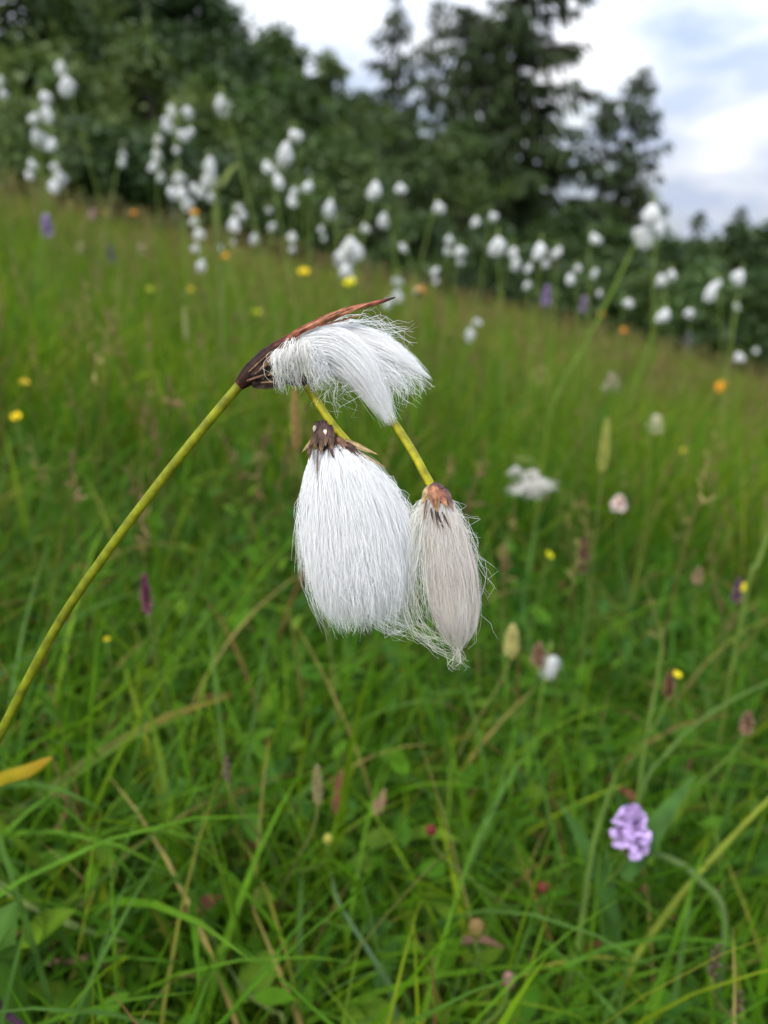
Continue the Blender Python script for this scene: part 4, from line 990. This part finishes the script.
T(455, 118, 15, 1.4, 'green bush between the slim spruces and the tall spruce', MG, name='bush', cat='bush', group='bushes along the meadow edge', n=3600, leaf=.12)
T(560, 205, 15.5, 1.2, 'dark low bush right of the tall spruce trunk', DG, name='bush', cat='bush', group='bushes along the meadow edge', n=3200, leaf=.12)
T(505, 225, 13, 1.1, 'low dark bush under the tall spruce', DG, name='bush', cat='bush', group='bushes along the meadow edge', n=3000, leaf=.11)
T(420, 215, 12, 1.1, 'low dark bush at the meadow crest before the olive one', DG, name='bush', cat='bush', group='bushes along the meadow edge', n=3000, leaf=.11)
T(610, 220, 13.5, 1.1, 'dark bush at the foot of the small bushy spruces', DG, name='bush', cat='bush', group='bushes along the meadow edge', n=3000, leaf=.11)
T(665, 235, 15, 1.1, 'mid-dark bush behind the heavy three-tuft cottongrass', DG, name='bush', cat='bush', group='bushes along the meadow edge', n=3000, leaf=.12)
T(712, 262, 11, 1.0, 'fresh green shrub behind the wide pair of cotton tufts', [(.05, .10, .02), (.065, .115, .025)], name='bush', cat='bush', group='bushes along the meadow edge', n=3400, leaf=.10)
T(775, 268, 10, 1.0, 'dark green shrub at the right photo edge', DG, name='bush', cat='bush', group='bushes along the meadow edge', n=3400, leaf=.10)
T(650, 275, 12, .9, 'low green shrub behind the plump cotton tuft', MG, name='bush', cat='bush', group='bushes along the meadow edge', n=2600, leaf=.10)
T(585, 262, 12.5, .9, 'low dark shrub behind the slanting pair of tufts', DG, name='bush', cat='bush', group='bushes along the meadow edge', n=2600, leaf=.10)
T(735, 222, 19, 1.5, 'distant dark tree in the dip right of the spruces', DG, n=3600)
T(785, 215, 18, 1.6, 'distant dark tree by the right photo edge', DG, n=3600)
T(692, 240, 20, 1.2, 'distant low tree next to the bushy small spruces', DG, n=3000)
T(850, 190, 17, 2.0, 'distant tree just outside the right photo edge', DG, n=3000)

spruce(527, -110, 18, 2.5, 'tall ragged spruce with long drooping boughs reaching into the sky', whorl=.26, nb=8, droop=.55, twigs=40, shape=.5, col=(.028, .046, .011), ragged=True)
spruce(397, -8, 20, 2.0, 'slim pointed spruce standing nearest the rounded trees', whorl=.30, nb=7, shape=.85, twigs=26)
spruce(437, -2, 22, 1.5, 'thin pale spruce top between the slim and the tall spruce', whorl=.30, nb=6, shape=.8, twigs=30, col=(.040, .060, .018))
spruce(467, 2, 21, 1.6, 'thin dark spruce pressed against the tall ragged one', whorl=.28, nb=6, shape=.75, twigs=34)
spruce(643, 70, 20, 1.5, 'bushy smaller spruce with a thin leaning top against the clouds', whorl=.25, nb=7, shape=.6, twigs=28)
spruce(610, 98, 20.5, 1.4, 'bushy smaller spruce between the tall one and its lookalike', whorl=.25, nb=7, shape=.55, twigs=28)
spruce(488, 20, 17, 1.3, 'mid-sized spruce filling the tall spruce from behind', whorl=.24, nb=7, shape=.55, twigs=40, col=(.03, .05, .012))
spruce(700, 212, 22, .9, 'small spiky distant spruce in the dip of the tree line', whorl=.25, nb=6, shape=.8, twigs=26)
spruce(742, 204, 23, .9, 'small distant spruce top above the dark tree', whorl=.25, nb=6, shape=.8, twigs=26)

# ------------------------------------------------------------------ camera, light, world
cam = bpy.data.cameras.new('camera'); co = bpy.data.objects.new('camera', cam); COL.objects.link(co)
co.location = Vector(CAM); co.rotation_euler = (math.pi / 2 - PITCH, 0, 0)
cam.sensor_fit = 'VERTICAL'; cam.sensor_height = 36; cam.lens = F / 1024 * 36
cam.clip_start = .01; cam.clip_end = 3000
cam.dof.use_dof = True; cam.dof.focus_distance = D0; cam.dof.aperture_fstop = cam.lens / 2.4
sc.camera = co

SUN_EL, SUN_AZ = rad(52), rad(-140)      # azimuth from +Y, clockwise positive: behind the camera on the left
sd = Vector((math.sin(SUN_AZ) * math.cos(SUN_EL), math.cos(SUN_AZ) * math.cos(SUN_EL), math.sin(SUN_EL)))
sl = bpy.data.lights.new('sun', 'SUN'); sl.energy = 2.6; sl.angle = rad(12); sl.color = (1, .96, .9)
so = bpy.data.objects.new('sun', sl); COL.objects.link(so); so.rotation_euler = sd.to_track_quat('Z', 'Y').to_euler()

w = bpy.data.worlds.new('World'); sc.world = w; w.use_nodes = True
nt = w.node_tree; N = nt.nodes; L = nt.links; N.clear()
out = N.new('ShaderNodeOutputWorld')
sky = N.new('ShaderNodeTexSky'); sky.sky_type = 'NISHITA'; sky.sun_disc = False; sky.sun_elevation = SUN_EL; sky.sun_rotation = SUN_AZ
bg1 = N.new('ShaderNodeBackground'); bg1.inputs[1].default_value = .10; L.new(sky.outputs[0], bg1.inputs[0])
tc = N.new('ShaderNodeTexCoord')
mp = N.new('ShaderNodeMapping'); mp.inputs['Scale'].default_value = (1, 1, 2.6); mp.inputs['Location'].default_value = (.35, 0, .1)
L.new(tc.outputs['Generated'], mp.inputs['Vector'])
nz = N.new('ShaderNodeTexNoise'); nz.inputs['Scale'].default_value = 4.2; nz.inputs['Detail'].default_value = 6; nz.inputs['Roughness'].default_value = .5
L.new(mp.outputs[0], nz.inputs['Vector'])
nz2 = N.new('ShaderNodeTexNoise'); nz2.inputs['Scale'].default_value = 6.5; nz2.inputs['Detail'].default_value = 5
L.new(mp.outputs[0], nz2.inputs['Vector'])
cr = N.new('ShaderNodeMapRange'); cr.interpolation_type = 'SMOOTHSTEP'
cr.inputs['From Min'].default_value = .32; cr.inputs['From Max'].default_value = .56; cr.inputs['To Min'].default_value = .55; cr.inputs['To Max'].default_value = 1
L.new(nz.outputs['Fac'], cr.inputs['Value'])
ramp = N.new('ShaderNodeValToRGB'); ramp.color_ramp.elements[0].color = (.42, .48, .61, 1); ramp.color_ramp.elements[1].color = (.78, .79, .82, 1)
ramp.color_ramp.elements[0].position = .42; ramp.color_ramp.elements[1].position = .66
L.new(nz2.outputs['Fac'], ramp.inputs[0])
# an overcast sky is brighter overhead
sx = N.new('ShaderNodeSeparateXYZ'); L.new(tc.outputs['Generated'], sx.inputs[0])
el = N.new('ShaderNodeMapRange'); el.inputs['From Min'].default_value = .05; el.inputs['From Max'].default_value = .9
el.inputs['To Min'].default_value = 1.0; el.inputs['To Max'].default_value = 3.2; L.new(sx.outputs['Z'], el.inputs['Value'])
bg2 = N.new('ShaderNodeBackground'); L.new(ramp.outputs[0], bg2.inputs[0]); L.new(el.outputs[0], bg2.inputs[1])
mx = N.new('ShaderNodeMixShader'); L.new(cr.outputs[0], mx.inputs[0]); L.new(bg1.outputs[0], mx.inputs[1]); L.new(bg2.outputs[0], mx.inputs[2])
L.new(mx.outputs[0], out.inputs['Surface'])

sc.view_settings.view_transform = 'Standard'; sc.view_settings.look = 'None'; sc.view_settings.gamma = 1
sc.view_settings.exposure = 0.46; sc.view_settings.use_curve_mapping = False
sc.cycles.use_denoising = True
try:
    sc.cycles.denoiser = 'OPENIMAGEDENOISE'; sc.cycles.denoising_input_passes = 'RGB_ALBEDO_NORMAL'
except Exception: pass
sc.cycles.max_bounces = 16; sc.cycles.diffuse_bounces = 14; sc.cycles.transmission_bounces = 6
